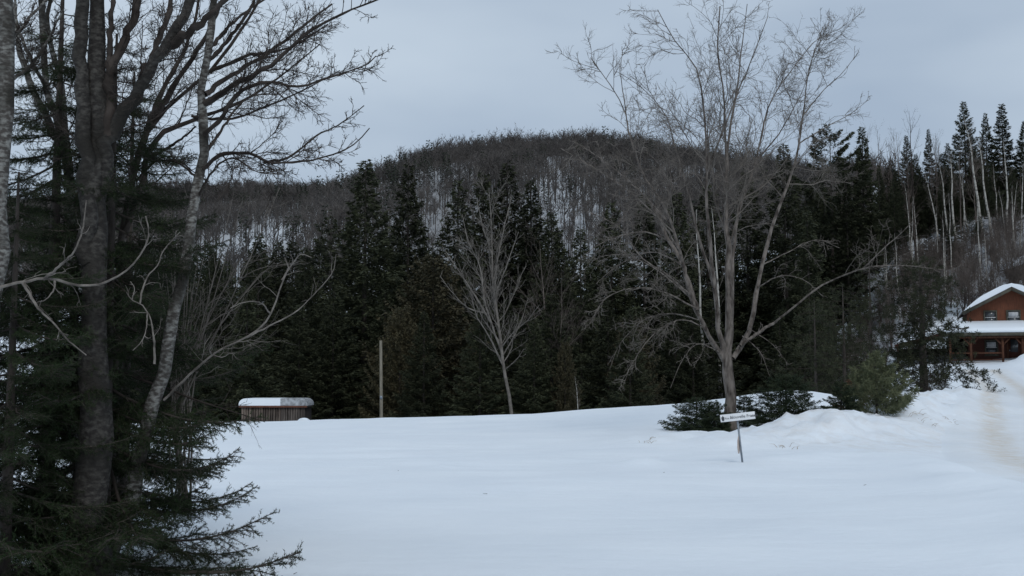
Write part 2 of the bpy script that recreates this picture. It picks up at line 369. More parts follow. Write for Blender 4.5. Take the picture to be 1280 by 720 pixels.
for _n in M['drive'].node_tree.nodes:
    if _n.type == 'VALTORGB' and abs(_n.color_ramp.elements[0].position - .4) < .01: _n.color_ramp.elements[0].position = .22; _n.color_ramp.elements[1].position = .62

# ================================================================ ground
def axis(segs):
    o = [segs[0][0]]
    for a, b, s0, s1 in segs:
        k = max(1, int(round((b - a) / ((s0 + s1) / 2)))); t = (np.arange(1, k + 1) / k)
        w = s0 + (s1 - s0) * t; c = np.cumsum(w); o += list(a + (b - a) * c / c[-1])
    return np.array(o)
gx = axis([(-900, -300, 60, 12), (-300, -60, 12, 3), (-60, -16, 3, .4), (-16, 0, .4, .25), (0, 3, .3, .16), (3, 17, .16, .16), (17, 24, .2, .3), (24, 48, .35, .5), (48, 110, .8, 3), (110, 300, 4, 12), (300, 900, 12, 60)])
gy = axis([(-200, 0, 30, 2), (0, 14, .6, .25), (14, 21, .3, .16), (21, 34, .16, .16), (34, 40, .2, .3), (40, 62, .3, .5), (62, 92, .6, .6), (92, 160, 1.2, 3), (160, 640, 5, 8), (640, 1400, 15, 60)])
GX, GY = np.meshgrid(gx, gy, indexing='xy')
GZ = H(GX, GY)
idx = np.arange(GX.size).reshape(GX.shape)
me = mesh_np('snow_ground', np.stack([GX, GY, GZ], -1).reshape(-1, 3), np.stack([idx[:-1, :-1], idx[:-1, 1:], idx[1:, 1:], idx[1:, :-1]], -1).reshape(-1, 4))
st = np.clip(bankw(GX.ravel(), GY.ravel()) * 1.6, 0, 0.9) * (0.55 + fbm(GX.ravel() / 1.5, GY.ravel() / 1.5, 3))
tp = np.array([at(1000, 556, 26)[:2], at(1080, 562, 25)[:2], at(1180, 548, 27.5)[:2], at(1250, 520, 38)[:2]])
st = np.maximum(st, 0.42 * np.exp(-(seg_dist(GX.ravel(), GY.ravel(), tp) / 1.4) ** 2))
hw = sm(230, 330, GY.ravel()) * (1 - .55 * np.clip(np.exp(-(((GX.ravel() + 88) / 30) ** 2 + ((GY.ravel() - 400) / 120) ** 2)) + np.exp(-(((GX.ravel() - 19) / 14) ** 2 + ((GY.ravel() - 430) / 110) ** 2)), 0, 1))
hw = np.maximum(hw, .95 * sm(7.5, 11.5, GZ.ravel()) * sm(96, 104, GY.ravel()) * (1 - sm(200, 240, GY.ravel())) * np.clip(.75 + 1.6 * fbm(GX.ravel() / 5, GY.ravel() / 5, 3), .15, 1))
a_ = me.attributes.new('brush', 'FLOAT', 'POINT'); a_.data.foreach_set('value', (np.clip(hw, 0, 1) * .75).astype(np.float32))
a_ = me.attributes.new('stain', 'FLOAT', 'POINT'); a_.data.foreach_set('value', np.clip(st, 0, 1).astype(np.float32))
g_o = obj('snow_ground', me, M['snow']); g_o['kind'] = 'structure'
# driveway: packed snow with two tan tracks
c = resample([(x, y, 0) for x, y in DRV], 160)
tng = nrm(np.gradient(c, axis=0)); nr = np.stack([tng[:, 1], -tng[:, 0], np.zeros(len(c))], 1)
wv = np.linspace(-2.3, 2.3, 25)
DP = c[:, None, :] + wv[None, :, None] * nr[:, None, :]
edge = np.clip((2.3 - np.abs(wv)) / 0.5, 0, 1)
rut = np.exp(-((np.abs(wv) - 0.85) / 0.36) ** 2)
DP[:, :, 2] = H(DP[:, :, 0], DP[:, :, 1]) + 0.065 * edge - 0.03 * rut * edge - 0.03 * (1 - edge)
idx = np.arange(DP.shape[0] * 25).reshape(-1, 25)
me = mesh_np('driveway', DP.reshape(-1, 3), np.stack([idx[:-1, :-1], idx[:-1, 1:], idx[1:, 1:], idx[1:, :-1]], -1).reshape(-1, 4))
tr = np.clip(0.95 * rut + 0.25, 0, 1) * edge
a_ = me.attributes.new('track', 'FLOAT', 'POINT'); a_.data.foreach_set('value', np.tile(tr, DP.shape[0]).astype(np.float32))
o = obj('driveway', me, M['drive']); o['kind'] = 'structure'

# ================================================================ far hillside wood (one mass)
rng = np.random.RandomState(11)
def far_bare(rng):
    g = Geo()
    P = np.array([[[0, 0, -.05], [0.015, 0, .3], [0, 0.015, .62]]]); Rr = np.array([[.011, .009, .006]])
    g.add([(-.012, 0, -.05), (.012, 0, -.05), (0, 0, .7), (0, -.012, -.05), (0, .012, -.05), (0.01, 0, .7)], None, [(0, 1, 2), (3, 4, 5)])
    A, a = spawn(rng, P, Rr, 9, .5, 1, (8, 50), (.34, .52), 3, .12, .10, .6, labs=.72)
    B, b = spawn(rng, A, a, 4, .3, 1, (20, 65), (.35, .8), 2, .1, .05, .7)
    for X, hw in ((A, .009), (B, .0062)):
        d = X[:, -1] - X[:, 0]; w = nrm(np.cross(d, rng.standard_normal(d.shape))) * hw
        g.add(np.stack([X[:, 0] - w, X[:, 0] + w, X[:, -1]], 1).reshape(-1, 3), None, np.arange(len(X) * 3).reshape(-1, 3))
    return g
vars_ = [far_bare(rng) for _ in range(7)]
N = 29000
x = rng.uniform(-300, 230, N); y = rng.uniform(250, 668, N)
px = x / y * F + 640
z = H(x, y)
el = z + 12 - EYE
dens = np.clip(0.72 + 0.9 * fbm(x / 45 + 9, y / 60, 3), 0.3, 1)
clear = .9 * np.exp(-(((x + 88) / 26) ** 2 + ((y - 400) / 115) ** 2)) + .42 * np.exp(-(((x - 19) / 11) ** 2 + ((y - 430) / 110) ** 2)) + .7 * np.exp(-(((x + 31) / 11) ** 2 + ((y - 410) / 90) ** 2))
dens = dens * (1 - 0.97 * np.clip(clear, 0, 1)); dens = np.where(y > 585, np.maximum(dens, .8), dens)
keep = (rng.rand(N) < dens) & (px > -60) & (px < 1120) & (el / y * F > np.where((px > 430) & (px < 1000), 195, 150))
x, y, z = x[keep], y[keep], z[keep]
far_n = len(x)
g = Geo()
vi = rng.randint(0, 7, far_n); sc = np.clip(rng.normal(11, 2.2, far_n), 6, 16) * (1 + .5 * fbm(x / 38, y / 38, 3)); ro = rng.uniform(0, 2 * PI, far_n)
for v in range(7):
    s_ = np.where(vi == v)[0]
    V = np.concatenate(vars_[v].V); T = np.concatenate(vars_[v].T)
    cs, sn = np.cos(ro[s_])[:, None], np.sin(ro[s_])[:, None]; k = sc[s_][:, None]
    wd = 1.25
    X = (V[None, :, 0] * cs - V[None, :, 1] * sn) * k * wd + x[s_][:, None]; Y = (V[None, :, 0] * sn + V[None, :, 1] * cs) * k * wd + y[s_][:, None]; Z = V[None, :, 2] * k + z[s_][:, None]
    off = (np.arange(len(s_)) * len(V))[:, None, None]
    g.add(np.stack([X, Y, Z], -1).reshape(-1, 3), None, (T[None] + off).reshape(-1, 3))
o = obj('hillside_wood', g.mesh('hillside_wood', False), M['hill']); o['kind'] = 'stuff'
tag(o, 'bare leafless wood covering the far hill up to its ridge', 'wood')

# ================================================================ conifers
def conifer(rng, h, rmax, nb, clear, leaf, lw, per, shape=0.85, droop=0.25, upturn=0.2, flat=0.5, rag=0.25, tuft=False, rk=0.45):
    g = Geo()
    u = (np.arange(nb) + rng.rand(nb)) / nb
    hz = clear + (h * 0.985 - clear) * u ** 1.05
    v = (h - hz) / (h - clear)
    Lb = rmax * np.minimum(1, 1.08 * v ** shape) * np.clip(1 + rag * rng.standard_normal(nb), .35, 1.5) + 0.02 * h * 0.35
    az = np.arange(nb) * 2.39996 + rng.standard_normal(nb) * .4
    Lb *= 1 + 0.18 * np.sin(az * 2 + rng.rand() * 6) * rng.rand()
    k = np.maximum(4, (per * Lb / rmax * (0.6 + .8 * rng.rand(nb)))).astype(int)
    I = np.repeat(np.arange(nb), k); C = len(I)
    t = 0.08 + 0.92 * np.sqrt(rng.rand(C))
    s = rng.uniform(-1, 1, C)
    half = (0.30 * (1.05 - t) + 0.04) * Lb[I]
    dr = droop * (0.6 + .8 * rng.rand(nb)); du = upturn * (0.5 + rng.rand(nb))
    e = np.stack([np.cos(az), np.sin(az), 0 * az], 1); lat = np.stack([-np.sin(az), np.cos(az), 0 * az], 1)
    rise = (rk * np.clip(1 - v * 1.6, 0, 1))                          # upper boughs point up
    zz = hz[I] + Lb[I] * (rise[I] * t - dr[I] * t * (1.6 - t) + du[I] * t ** 3)
    P = e[I] * (Lb[I] * t)[:, None] + lat[I] * (s * half)[:, None]; P[:, 2] = zz - 0.25 * np.abs(s) * half
    P += rng.standard_normal((C, 3)) * (.05 if rmax > 1.2 else .014)
    D = nrm(e[I] * (0.6 + .5 * rng.rand(C))[:, None] + lat[I] * (np.sign(s) * (0.3 + .8 * rng.rand(C)))[:, None] + np.array([0, 0, -0.25]) + flat * 0.6 * rng.standard_normal((C, 3)))
    L = leaf * (0.55 + .9 * rng.rand(C)) * (0.6 + 0.4 * v[I])
    Wv = nrm(np.cross(D, nrm(np.array([0, 0, 1.0]) + 0.7 * rng.standard_normal((C, 3))))) * (lw * (0.6 + .8 * rng.rand(C)))[:, None]
    if tuft:
        for q in range(4):
            D2 = nrm(D + 0.75 * rng.standard_normal((C, 3)) + np.array([0, 0, .25])); W2 = nrm(np.cross(D2, rng.standard_normal((C, 3)))) * lw
            kites(g, P, D2 * L[:, None], W2)
    else: kites(g, P, D * L[:, None], Wv)
    # wood of the boughs
    tt = np.array([0, .5, 1.0])
    B = e[:, None, :] * (Lb[:, None] * tt)[..., None]; B = B.copy()
    B[:, :, 2] = hz[:, None] + Lb[:, None] * (rise[:, None] * tt - dr[:, None] * tt * (1.6 - tt) + du[:, None] * tt ** 3)
    tubes(g, B, np.array([[1, .6, .25]]) * (0.006 * Lb[:, None] + 0.003), 3)
    return g
def trunk_geo(h, r, lean=0.0, n_=7, rng=None):
    g = Geo(); t = np.linspace(0, 1, n_)
    P = np.stack([lean * t ** 1.3 + (0 if rng is None else .006 * h * rng.standard_normal(n_)), 0 * t if rng is None else .006 * h * rng.standard_normal(n_), h * t * .985 - .4 * (t == 0)], 1)[None]
    tubes(g, P, (r * (1 - .93 * t) + 0.006)[None], 7)
    return g
rng = np.random.RandomState(3)
# prototype meshes; heights normalised by the factor at placement
PRO = {}
for k in range(3):
    PRO['spruce%d' % k] = (20., conifer(rng, 20, 4.0, 330, 1.0, .44, .06, 165, 1.0, .34, .22, .45).mesh('spruce_crown', False), trunk_geo(20, .24).mesh('spruce_trunk'))
for k in range(2):
    PRO['spire%d' % k] = (18., conifer(rng, 18, 1.7, 320, 3.5, .30, .045, 110, .85, .5, .15, .45, .32).mesh('spire_crown', False), trunk_geo(18, .18).mesh('spire_trunk'))
for k in range(2):
    PRO['open%d' % k] = (18., conifer(rng, 18, 2.9, 120, 4.0, .38, .05, 190, .75, .12, .25, .5, .4).mesh('open_spruce_crown', False), trunk_geo(18, .2).mesh('open_spruce_trunk'))
PRO['whitepine'] = (18., conifer(rng, 18, 3.3, 62, 7.5, .36, .05, 420, .45, -.05, .22, .5, .35).mesh('pine_crown', False), trunk_geo(18, .2).mesh('pine_trunk'))
for k in range(2):
    PRO['cedar%d' % k] = (13., conifer(rng, 13, 3.3, 320, .3, .34, .06, 125, .6, .18, .35, .8, .22).mesh('cedar_crown', False), trunk_geo(13, .2).mesh('cedar_trunk'))
def plant_conifer(kind, px, topy, d, wmul, label, name='spruce_tree', group=None, crown='spruce', cat='spruce tree', h=None):
    hp, cm, tm = PRO[kind]
    x = (px - 640) / F * d; z = Hs(x, d)
    hh = (at(px, topy, d)[2] - z) if h is None else h
    s = hh / hp
    t = thing(name, label, cat, (x, d, z), random.Random(px * 7 + d).uniform(0, 6.28), group)
    t.scale = (s * wmul, s * wmul, s)
    obj('trunk', tm, M['sbark'], t); obj('crown', cm, M[crown], t)
    return t
MIDG = 'conifers standing along the edge of the field'
for kind, px, ty, d, w, lab in [
    ('spruce0', 455, 196, 86, 1.12, 'tallest broad dark spruce left of centre with pointed top against the hill'),
    ('spruce1', 509, 201, 93, .95, 'tall dark spruce just right of the tallest broad spruce'),
    ('spruce2', 322, 290, 84, 1.0, 'shorter dark spruce rising behind the left end of the plank shed'),
    ('spruce1', 380, 306, 80, 1.0, 'shorter dark spruce rising behind the right end of the plank shed'),
    ('open0', 412, 268, 92, 1.1, 'dark spruce tucked against the left flank of the tallest spruce'),
    ('spruce2', 268, 318, 86, 1.05, 'dark spruce seen through the twigs of the leaning birch, left of the shed'),
    ('spruce0', 215, 330, 90, 1.1, 'dark spruce seen between the near trunks at far left of the field edge'),
    ('spruce1', 572, 222, 100, 1.0, 'dark spruce above the olive cedar, left of the pale bare tree top'),
    ('spruce2', 604, 212, 103, 1.0, 'dark spruce directly behind the pale bare tree top'),
    ('spruce0', 634, 199, 105, 1.12, 'tall black-green spruce with broad top at centre below the ridge'),
    ('spruce1', 664, 222, 102, 1.0, 'dark spruce at centre just left of the snowy clearing on the hill'),
    ('spruce2', 690, 262, 95, 1.0, 'dark spruce below the snowy clearing right of centre'),
    ('spruce0', 726, 282, 92, 1.0, 'dark spruce behind the brownish bare tree right of centre'),
    ('spruce1', 765, 250, 98, 1.05, 'dark spruce behind the left drooping twigs of the big bare tree'),
    ('spruce2', 806, 240, 100, 1.0, 'dark spruce behind the left leaning stems of the big bare tree'),
    ('spruce0', 848, 236, 104, 1.0, 'dark spruce seen between left stems of the big bare tree'),
    ('spruce1', 886, 228, 108, 1.0, 'dark spruce directly behind the middle stems of the big bare tree'),
    ('spruce2', 936, 210, 108, .95, 'dark spruce just right of the big bare tree middle stem'),
    ('spruce0', 984, 176, 104, .88, 'dense dark spruce whose top stands behind the right stems of the big bare tree'),
    ('spruce1', 1012, 262, 96, 1.0, 'dark spruce low between the dense spruce and the open crowned pine'),
]: plant_conifer(kind, px, ty, d, w, lab, group=MIDG)
plant_conifer('cedar0', 541, 318, 76, 1.05, 'broad olive brown cedar right of the wooden pole', 'cedar_tree', crown='cedar', cat='cedar tree')
plant_conifer('cedar1', 500, 385, 72, .8, 'low olive brown cedar directly behind the wooden pole', 'cedar_tree', crown='cedar', cat='cedar tree')
plant_conifer('cedar1', 706, 428, 68, .62, 'small olive cedar at the foot of the brownish bare tree', 'cedar_tree', crown='cedar', cat='cedar tree')
plant_conifer('cedar0', 790, 395, 72, .8, 'dark cedar low behind the drooping twigs of the big bare tree', 'cedar_tree', crown='spruce', cat='cedar tree')
rr = random.Random(8)
for i in range(34):          # back rows that close the wood
    px = 130 + i * 26.5 + rr.uniform(-8, 8); d = rr.choice([70, 76, 82, 96, 112]) + rr.uniform(-3, 3)
    ty = rr.uniform(345, 400) if d < 90 else rr.uniform(300, 350)
    plant_conifer('spruce%d' % (i % 3), px, ty, d, rr.uniform(1.0, 1.3), 'dark spruce filling the shadowy wood behind the field, below the taller tops', group='shorter spruces filling the dark wood')
for i in range(46):
    px = 150 + i * 19.5 + rr.uniform(-7, 7); d = rr.uniform(116, 150)
    plant_conifer('spruce%d' % (i % 3), px, rr.uniform(290, 330), d, rr.uniform(1.1, 1.4), 'dark spruce hardly seen in the deepest row of the wood under the hill', group='spruces in the deepest row under the hill')
HG = 'conifers on the right hillside'
for kind, px, ty, d, w, lab, nm, ct in [
    ('whitepine', 1043, 166, 118, 1.0, 'open layered pine with flat tiers and rounded top against the sky', 'pine_tree', 'pine tree'),
    ('spire0', 1084, 156, 118, 1.0, 'narrow dark spire spruce standing alone against the sky, right of the layered pine', 'spruce_tree', 'spruce tree'),
    ('spire1', 1062, 215, 112, 1.2, 'small pointed spruce between the layered pine and the lone narrow spire', 'spruce_tree', 'spruce tree'),
    ('spire1', 1168, 160, 142, .8, 'thin spire spruce left of the tall white birches on the hillside', 'spruce_tree', 'spruce tree'),
    ('spruce0', 1214, 125, 140, .95, 'tallest broad dark spruce on the right hillside above the white birches', 'spruce_tree', 'spruce tree'),
    ('spruce1', 1241, 140, 142, .85, 'dark spruce between the two tallest tops at far right', 'spruce_tree', 'spruce tree'),
    ('spire0', 1262, 128, 138, 1.3, 'pointed dark spruce near the right edge of the photo', 'spruce_tree', 'spruce tree'),
    ('spruce2', 1290, 150, 136, 1.0, 'dark spruce cut by the right edge of the photo', 'spruce_tree', 'spruce tree'),
    ('spruce2', 1104, 205, 128, .7, 'dark spruce just right of the lone narrow spire', 'spruce_tree', 'spruce tree'),
    ('spruce0', 1140, 168, 138, .8, 'dark spruce behind the tall bare tree on the hillside skyline', 'spruce_tree', 'spruce tree'),
    ('open1', 1122, 222, 124, .8, 'thin dark spruce below the skyline left of the leaning birches', 'spruce_tree', 'spruce tree'),
    ('spruce1', 1192, 178, 146, .95, 'dark spruce left of the tallest hillside spruce', 'spruce_tree', 'spruce tree'),
]: plant_conifer(kind, px, ty, d, w, lab, nm, HG, cat=ct)
for i in range(34):
    px = 1010 + (i * 37) % 300 + rr.uniform(-8, 8); d = rr.uniform(134, 160)
    plant_conifer('spruce%d' % (i % 3), px, rr.uniform(205, 265) - (px - 1010) * .10, d, rr.uniform(.95, 1.3), 'dark spruce packed among others on the right hillside below the skyline', group='spruces packed on the right hillside')
g0 = conifer(np.random.RandomState(6), 1, .17, 30, .05, .09, .018, 5, .9, .3, .1, .5); V = np.concatenate(g0.V); Q = np.concatenate(g0.Q)
rgf = np.random.RandomState(29); xx = rgf.uniform(-190, 130, 900); yy = rgf.uniform(300, 560, 900); kk = (fbm(xx / 40 + 5, yy / 55 + 2, 3) > .17) | (rgf.rand(900) < .05); xx, yy = xx[kk][:170], yy[kk][:170]; zz_ = H(xx, yy); hh_ = rgf.uniform(9, 16, len(xx))
g = Geo(); g.add((V[None] * hh_[:, None, None] + np.stack([xx, yy, zz_], 1)[:, None]).reshape(-1, 3), (Q[None] + (np.arange(len(xx)) * len(V))[:, None, None]).reshape(-1, 4))
o = obj('hillside_evergreens', g.mesh('hillside_evergreens', False), M['hillgreen']); o['kind'] = 'stuff'
tag(o, 'scattered dark evergreens among the bare wood of the far hill', 'wood')
for i in range(16):
    px = 1118 + (i * 53) % 180 + rr.uniform(-6, 6); d = rr.uniform(114, 123); x = (px - 640) / F * d
    plant_conifer(['open0', 'spire1', 'spruce2'][i % 3], px, 0, d, rr.uniform(1.1, 1.5), 'dark young spruce low in the brush just below the hillside birches', group='young spruces in the hillside brush', h=rr.uniform(2.5, 5.0))
# ================================================================ bare trees (generic prototypes)
def bare_proto(rng, h, r, nl, ang, up, spread, lev2=7, lev3=4, clear=.3, stems=1):
    g = Geo(); gt = Geo()
    t = np.linspace(0, 1, 10)
    Ps = []; Rs = []
    for s in range(stems):
        b = rng.standard_normal(2) * (.0 if stems == 1 else .12)
        P = np.stack([b[0] * h * t ** 1.2 + np.cumsum(rng.standard_normal(10)) * .006 * h, b[1] * h * t ** 1.2 + np.cumsum(rng.standard_normal(10)) * .006 * h, h * t * (1 if s == 0 else rng.uniform(.75, .95))], 1)
        P -= P[0] * np.array([1, 1, 0]); P[0, 2] = -.4
        Ps.append(P); Rs.append(r * (1 - .93 * t) * (1 if s == 0 else .8))
    P = np.array(Ps); Rr = np.array(Rs)
    tubes(gt, P, Rr, 7)
    A, a = spawn(rng, P, Rr, nl, clear, .98, ang, spread, 7, .09, up, .5)
    B, b = spawn(rng, A, a, lev2, .2, 1, (25, 60), (.3, .6), 5, .12, up * .7, .6, minr=.006)
    C, c = spawn(rng, B, b, lev3, .2, 1, (25, 60), (.3, .65), 4, .14, up * .5, .6, minr=.004)
    tubes(g, A, a, 4); tubes(g, B, b, 3); tubes(g, C, c, 3)
    return h, g.mesh('bare_branches'), gt.mesh('bare_trunk')
rng = np.random.RandomState(21)
BP = {}
for k in range(3): BP['birch%d' % k] = bare_proto(rng, 15, .19, 18, (25, 45), .08, (.13, .24), 6, 3, .5, 1)
for k in range(3): BP['hard%d' % k] = bare_proto(rng, 15, .16, 22, (25, 55), .10, (.22, .40), 7, 3, .3, 1)
BP['poplar'] = bare_proto(rng, 17, .15, 20, (25, 45), .09, (.30, .48), 8, 4, .32, 2)
BP['scrub0'] = bare_proto(rng, 4, .045, 14, (25, 60), .05, (.3, .6), 6, 3, .1, 5)
BP['scrub1'] = bare_proto(rng, 4, .04, 14, (25, 60), .05, (.3, .6), 6, 3, .1, 6)
def plant_bare(kind, loc, hh, label, name, cat, trunk, crown, group=None, lean=(0, 0), rz=0, wm=1.0):
    hp, cm, tm = BP[kind]
    t = thing(name, label, cat, loc, rz, group); s = hh / hp
    t.scale = (s * wm, s * wm, s); t.rotation_euler = (lean[1], lean[0], rz)
    # each kind of wood keeps its own bark: material on the object slot
    for nm, mm, mt in (('trunk', tm, trunk), ('branches', cm, crown)):
        o = obj(nm, mm, M[mt], t)
        if mm.materials[0] != M[mt]:
            o.material_slots[0].link = 'OBJECT'; o.material_slots[0].material = M[mt]
    return t
BG = 'white birches on the right hillside'
for i, (bx, by, tx, ty, lab) in enumerate([
    (1039, 345, 1028, 205, 'speckled white birch under the layered pine, leftmost on the right hillside'),
    (1070, 322, 1060, 245, 'short speckled birch trunk just left of the lone narrow spire'),
    (1089, 326, 1087, 215, 'thin upright birch directly below the lone narrow spire'),
    (1123, 300, 1122, 230, 'thin faint birch between the spire and the bare skyline tree'),
    (1180, 324, 1160, 220, 'leftmost leaning birch of the cluster above the house roof'),
    (1187, 322, 1176, 205, 'second leaning birch from the left of the cluster above the house roof'),
    (1196, 322, 1189, 190, 'upright birch at the right of the cluster above the house roof'),
    (1211, 292, 1200, 205, 'thin leaning birch just left of the two tall white birches'),
    (1229, 300, 1208, 150, 'tall white birch leaning left below the tallest hillside spruce'),
    (1241, 303, 1224, 172, 'tall forked white birch right of the tallest leaning birch'),
    (1263, 308, 1259, 180, 'straight white birch below the pointed spruce near right edge'),
    (1259, 312, 1250, 240, 'short leaning birch left of the straight white birch at right edge'),
    (1269, 316, 1265, 235, 'slim birch standing right of the straight white birch at right edge'),
]):
    p = hit(bx, by, 95); q = at(tx, ty, p[1]); hh = (q[2] - p[2]) * 1.04
    plant_bare('birch%d' % (i % 3), p, hh, lab, 'birch_tree', 'birch tree', 'birch', 'twig', BG, lean=(math.atan2(q[0] - p[0], hh), 0), wm=1.1)
for i in range(16):
    px = 1105 + (i * 41) % 180 + rr.uniform(-5, 5); d = rr.uniform(106, 124); x = (px - 640) / F * d
    plant_bare('birch%d' % (i % 3), (x, d, Hs(x, d)), rr.uniform(6, 9.5), 'thin pale young birch stem rising out of the hillside brush', 'birch_tree', 'birch tree', 'birch', 'brown', 'thin birches in the hillside brush', lean=(rr.uniform(-.16, .05), rr.uniform(-.05, .05)), rz=rr.uniform(0, 6), wm=.8)
p = hit(1146, 330, 95); plant_bare('hard1', p, at(1140, 138, p[1])[2] - p[2], 'tall bare tree rising above the hillside skyline left of the birches', 'bare_tree', 'bare tree', 'darktwig', 'darktwig', wm=.8)
for i in range(40):
    px = 1012 + (i * 43) % 290 + rr.uniform(-8, 8); d = rr.uniform(127, 145); x = (px - 640) / F * d; z = Hs(x, d)
    plant_conifer(['open0', 'open1', 'spruce1', 'spire0'][i % 4], px, rr.uniform(225, 285) - (px - 1012) * .12, d, rr.uniform(.9, 1.2), 'short dark spruce among the birch trunks low on the right hillside', group='short spruces among the hillside birches')
for i in range(64):
    px = 1025 + (i * 61) % 270 + rr.uniform(-8, 8); d = rr.uniform(127, 158); x = (px - 640) / F * d; z = Hs(x, d)
    hh = max(6, min(16, at(px, rr.uniform(160, 235), d)[2] - z))
    plant_bare('hard%d' % (i % 3), (x, d, z), hh, 'bare brown hardwood mixed into the crowded right hillside wood', 'bare_tree', 'bare tree', 'brown', 'brown', 'bare hardwoods on the right hillside', rz=rr.uniform(0, 6), wm=.8)
for i in range(120):
    px = 1115 + (i * 47) % 190 + rr.uniform(-8, 8); d = rr.uniform(101, 117); x = (px - 640) / F * d
    if x < 48 and d < 102: continue
    plant_bare('hard%d' % (i % 3) if i % 3 else 'scrub0', (x, d, Hs(x, d)), rr.uniform(2.2, 4.6), 'bare sapling in the thicket on the slope right above the house roof', 'bare_sapling', 'sapling', 'brown', 'brown', 'saplings above the house roof', rz=rr.uniform(0, 6), wm=1.1)
d = 73; x = (703 - 640) / F * d
plant_bare('poplar', (x, d, Hs(x, d)), at(698, 300, d)[2] - Hs(x, d), 'brownish bare tree right of the pale poplar', 'bare_tree', 'bare tree', 'brown', 'brown', rz=2.0, wm=1.0)
d = 74; x = (676 - 640) / F * d
plant_bare('birch1', (x, d, Hs(x, d)), at(676, 405, d)[2] - Hs(x, d), 'thin grey sapling trunk between the pale poplar and the brownish tree', 'bare_tree', 'bare tree', 'pale', 'brown', rz=2.0, wm=.6)
for k, (bx, tx, ty, d, lab) in enumerate([(887, 871, 262, 84, 'white birch stem directly left of the big bare tree trunk'), (904, 896, 258, 86, 'white birch stem right behind the big bare tree trunk'),
                                          (724, 720, 470, 58, 'pale thin sapling at the field edge below the brownish tree')]):
    x = (bx - 640) / F * d; z = Hs(x, d); q = at(tx, ty, d)
    plant_bare('birch%d' % k, (x, d, z), q[2] - z, lab, 'birch_tree', 'birch tree', 'birch', 'twig', lean=(math.atan2(q[0] - x, q[2] - z), 0), wm=.8)
for i in range(70):
    px = 1000 + (i * 53) % 290 + rr.uniform(-8, 8); d = rr.uniform(97, 118); x = (px - 640) / F * d
    if 34 < x < 47 and d < 101: continue
    plant_bare('scrub%d' % (i % 2), (x, d, Hs(x, d)), rr.uniform(2.4, 5.5), 'grey leafless scrub on the snowy slope behind the brown house', 'leafless_shrub', 'shrub', 'brown', 'brown', 'scrub on the slope behind the house', rz=rr.uniform(0, 6))

# ================================================================ bare trees traced limb by limb
def traced(name, label, cat, base, limbs, levels, mats, n_=18, sides=9, seed=1, group=None, keep=None, ntrunk=None, tp0=1.3):
    """limbs: (pixel path [(px,py,depth)], r0, r1); levels: spawn settings from the limbs outward"""
    rng = np.random.RandomState(seed)
    P = np.array([resample([at(*p) for p in pts], n_) for pts, r0, r1 in limbs]) - np.asarray(base)
    Rr = np.array([np.linspace(1, 0, n_) ** 1.3 * (r0 - r1) + r1 for pts, r0, r1 in limbs])
    Rr[0] = np.linspace(1, 0, n_) ** tp0 * (limbs[0][1] - limbs[0][2]) + limbs[0][2]
    P[:, 1:-1] += rng.standard_normal((len(P), n_ - 2, 3)) * (Rr[:, 1:-1, None] * .32)
    t = thing(name, label, cat, base, 0, group)
    nt = len(P) if ntrunk is None else ntrunk
    g = Geo(); tubes(g, P[:nt], Rr[:nt] * (1 + .06 * rng.standard_normal(Rr[:nt].shape)), sides)
    obj('trunk', g.mesh('limbs'), M[mats[0]], t)
    g = Geo()
    if nt < len(P): tubes(g, P[nt:], Rr[nt:] * (1 + .08 * rng.standard_normal(Rr[nt:].shape)), 6)
    for kp, lv in ([(keep, levels)] if isinstance(levels[0], dict) else levels):
        prev = (P, Rr) if kp is None else (P[kp], Rr[kp])
        for i, kw in enumerate(lv):
            A, a = spawn(rng, *prev, **kw)
            tubes(g, A, a, 5 if i == 0 else (4 if i == 1 else 3)); prev = (A, a)
    obj('branches', g.mesh('branches'), M[mats[1]], t)
    return t
D0 = 30.0
base = at(912, 526, D0); base[2] = Hs(base[0], D0)
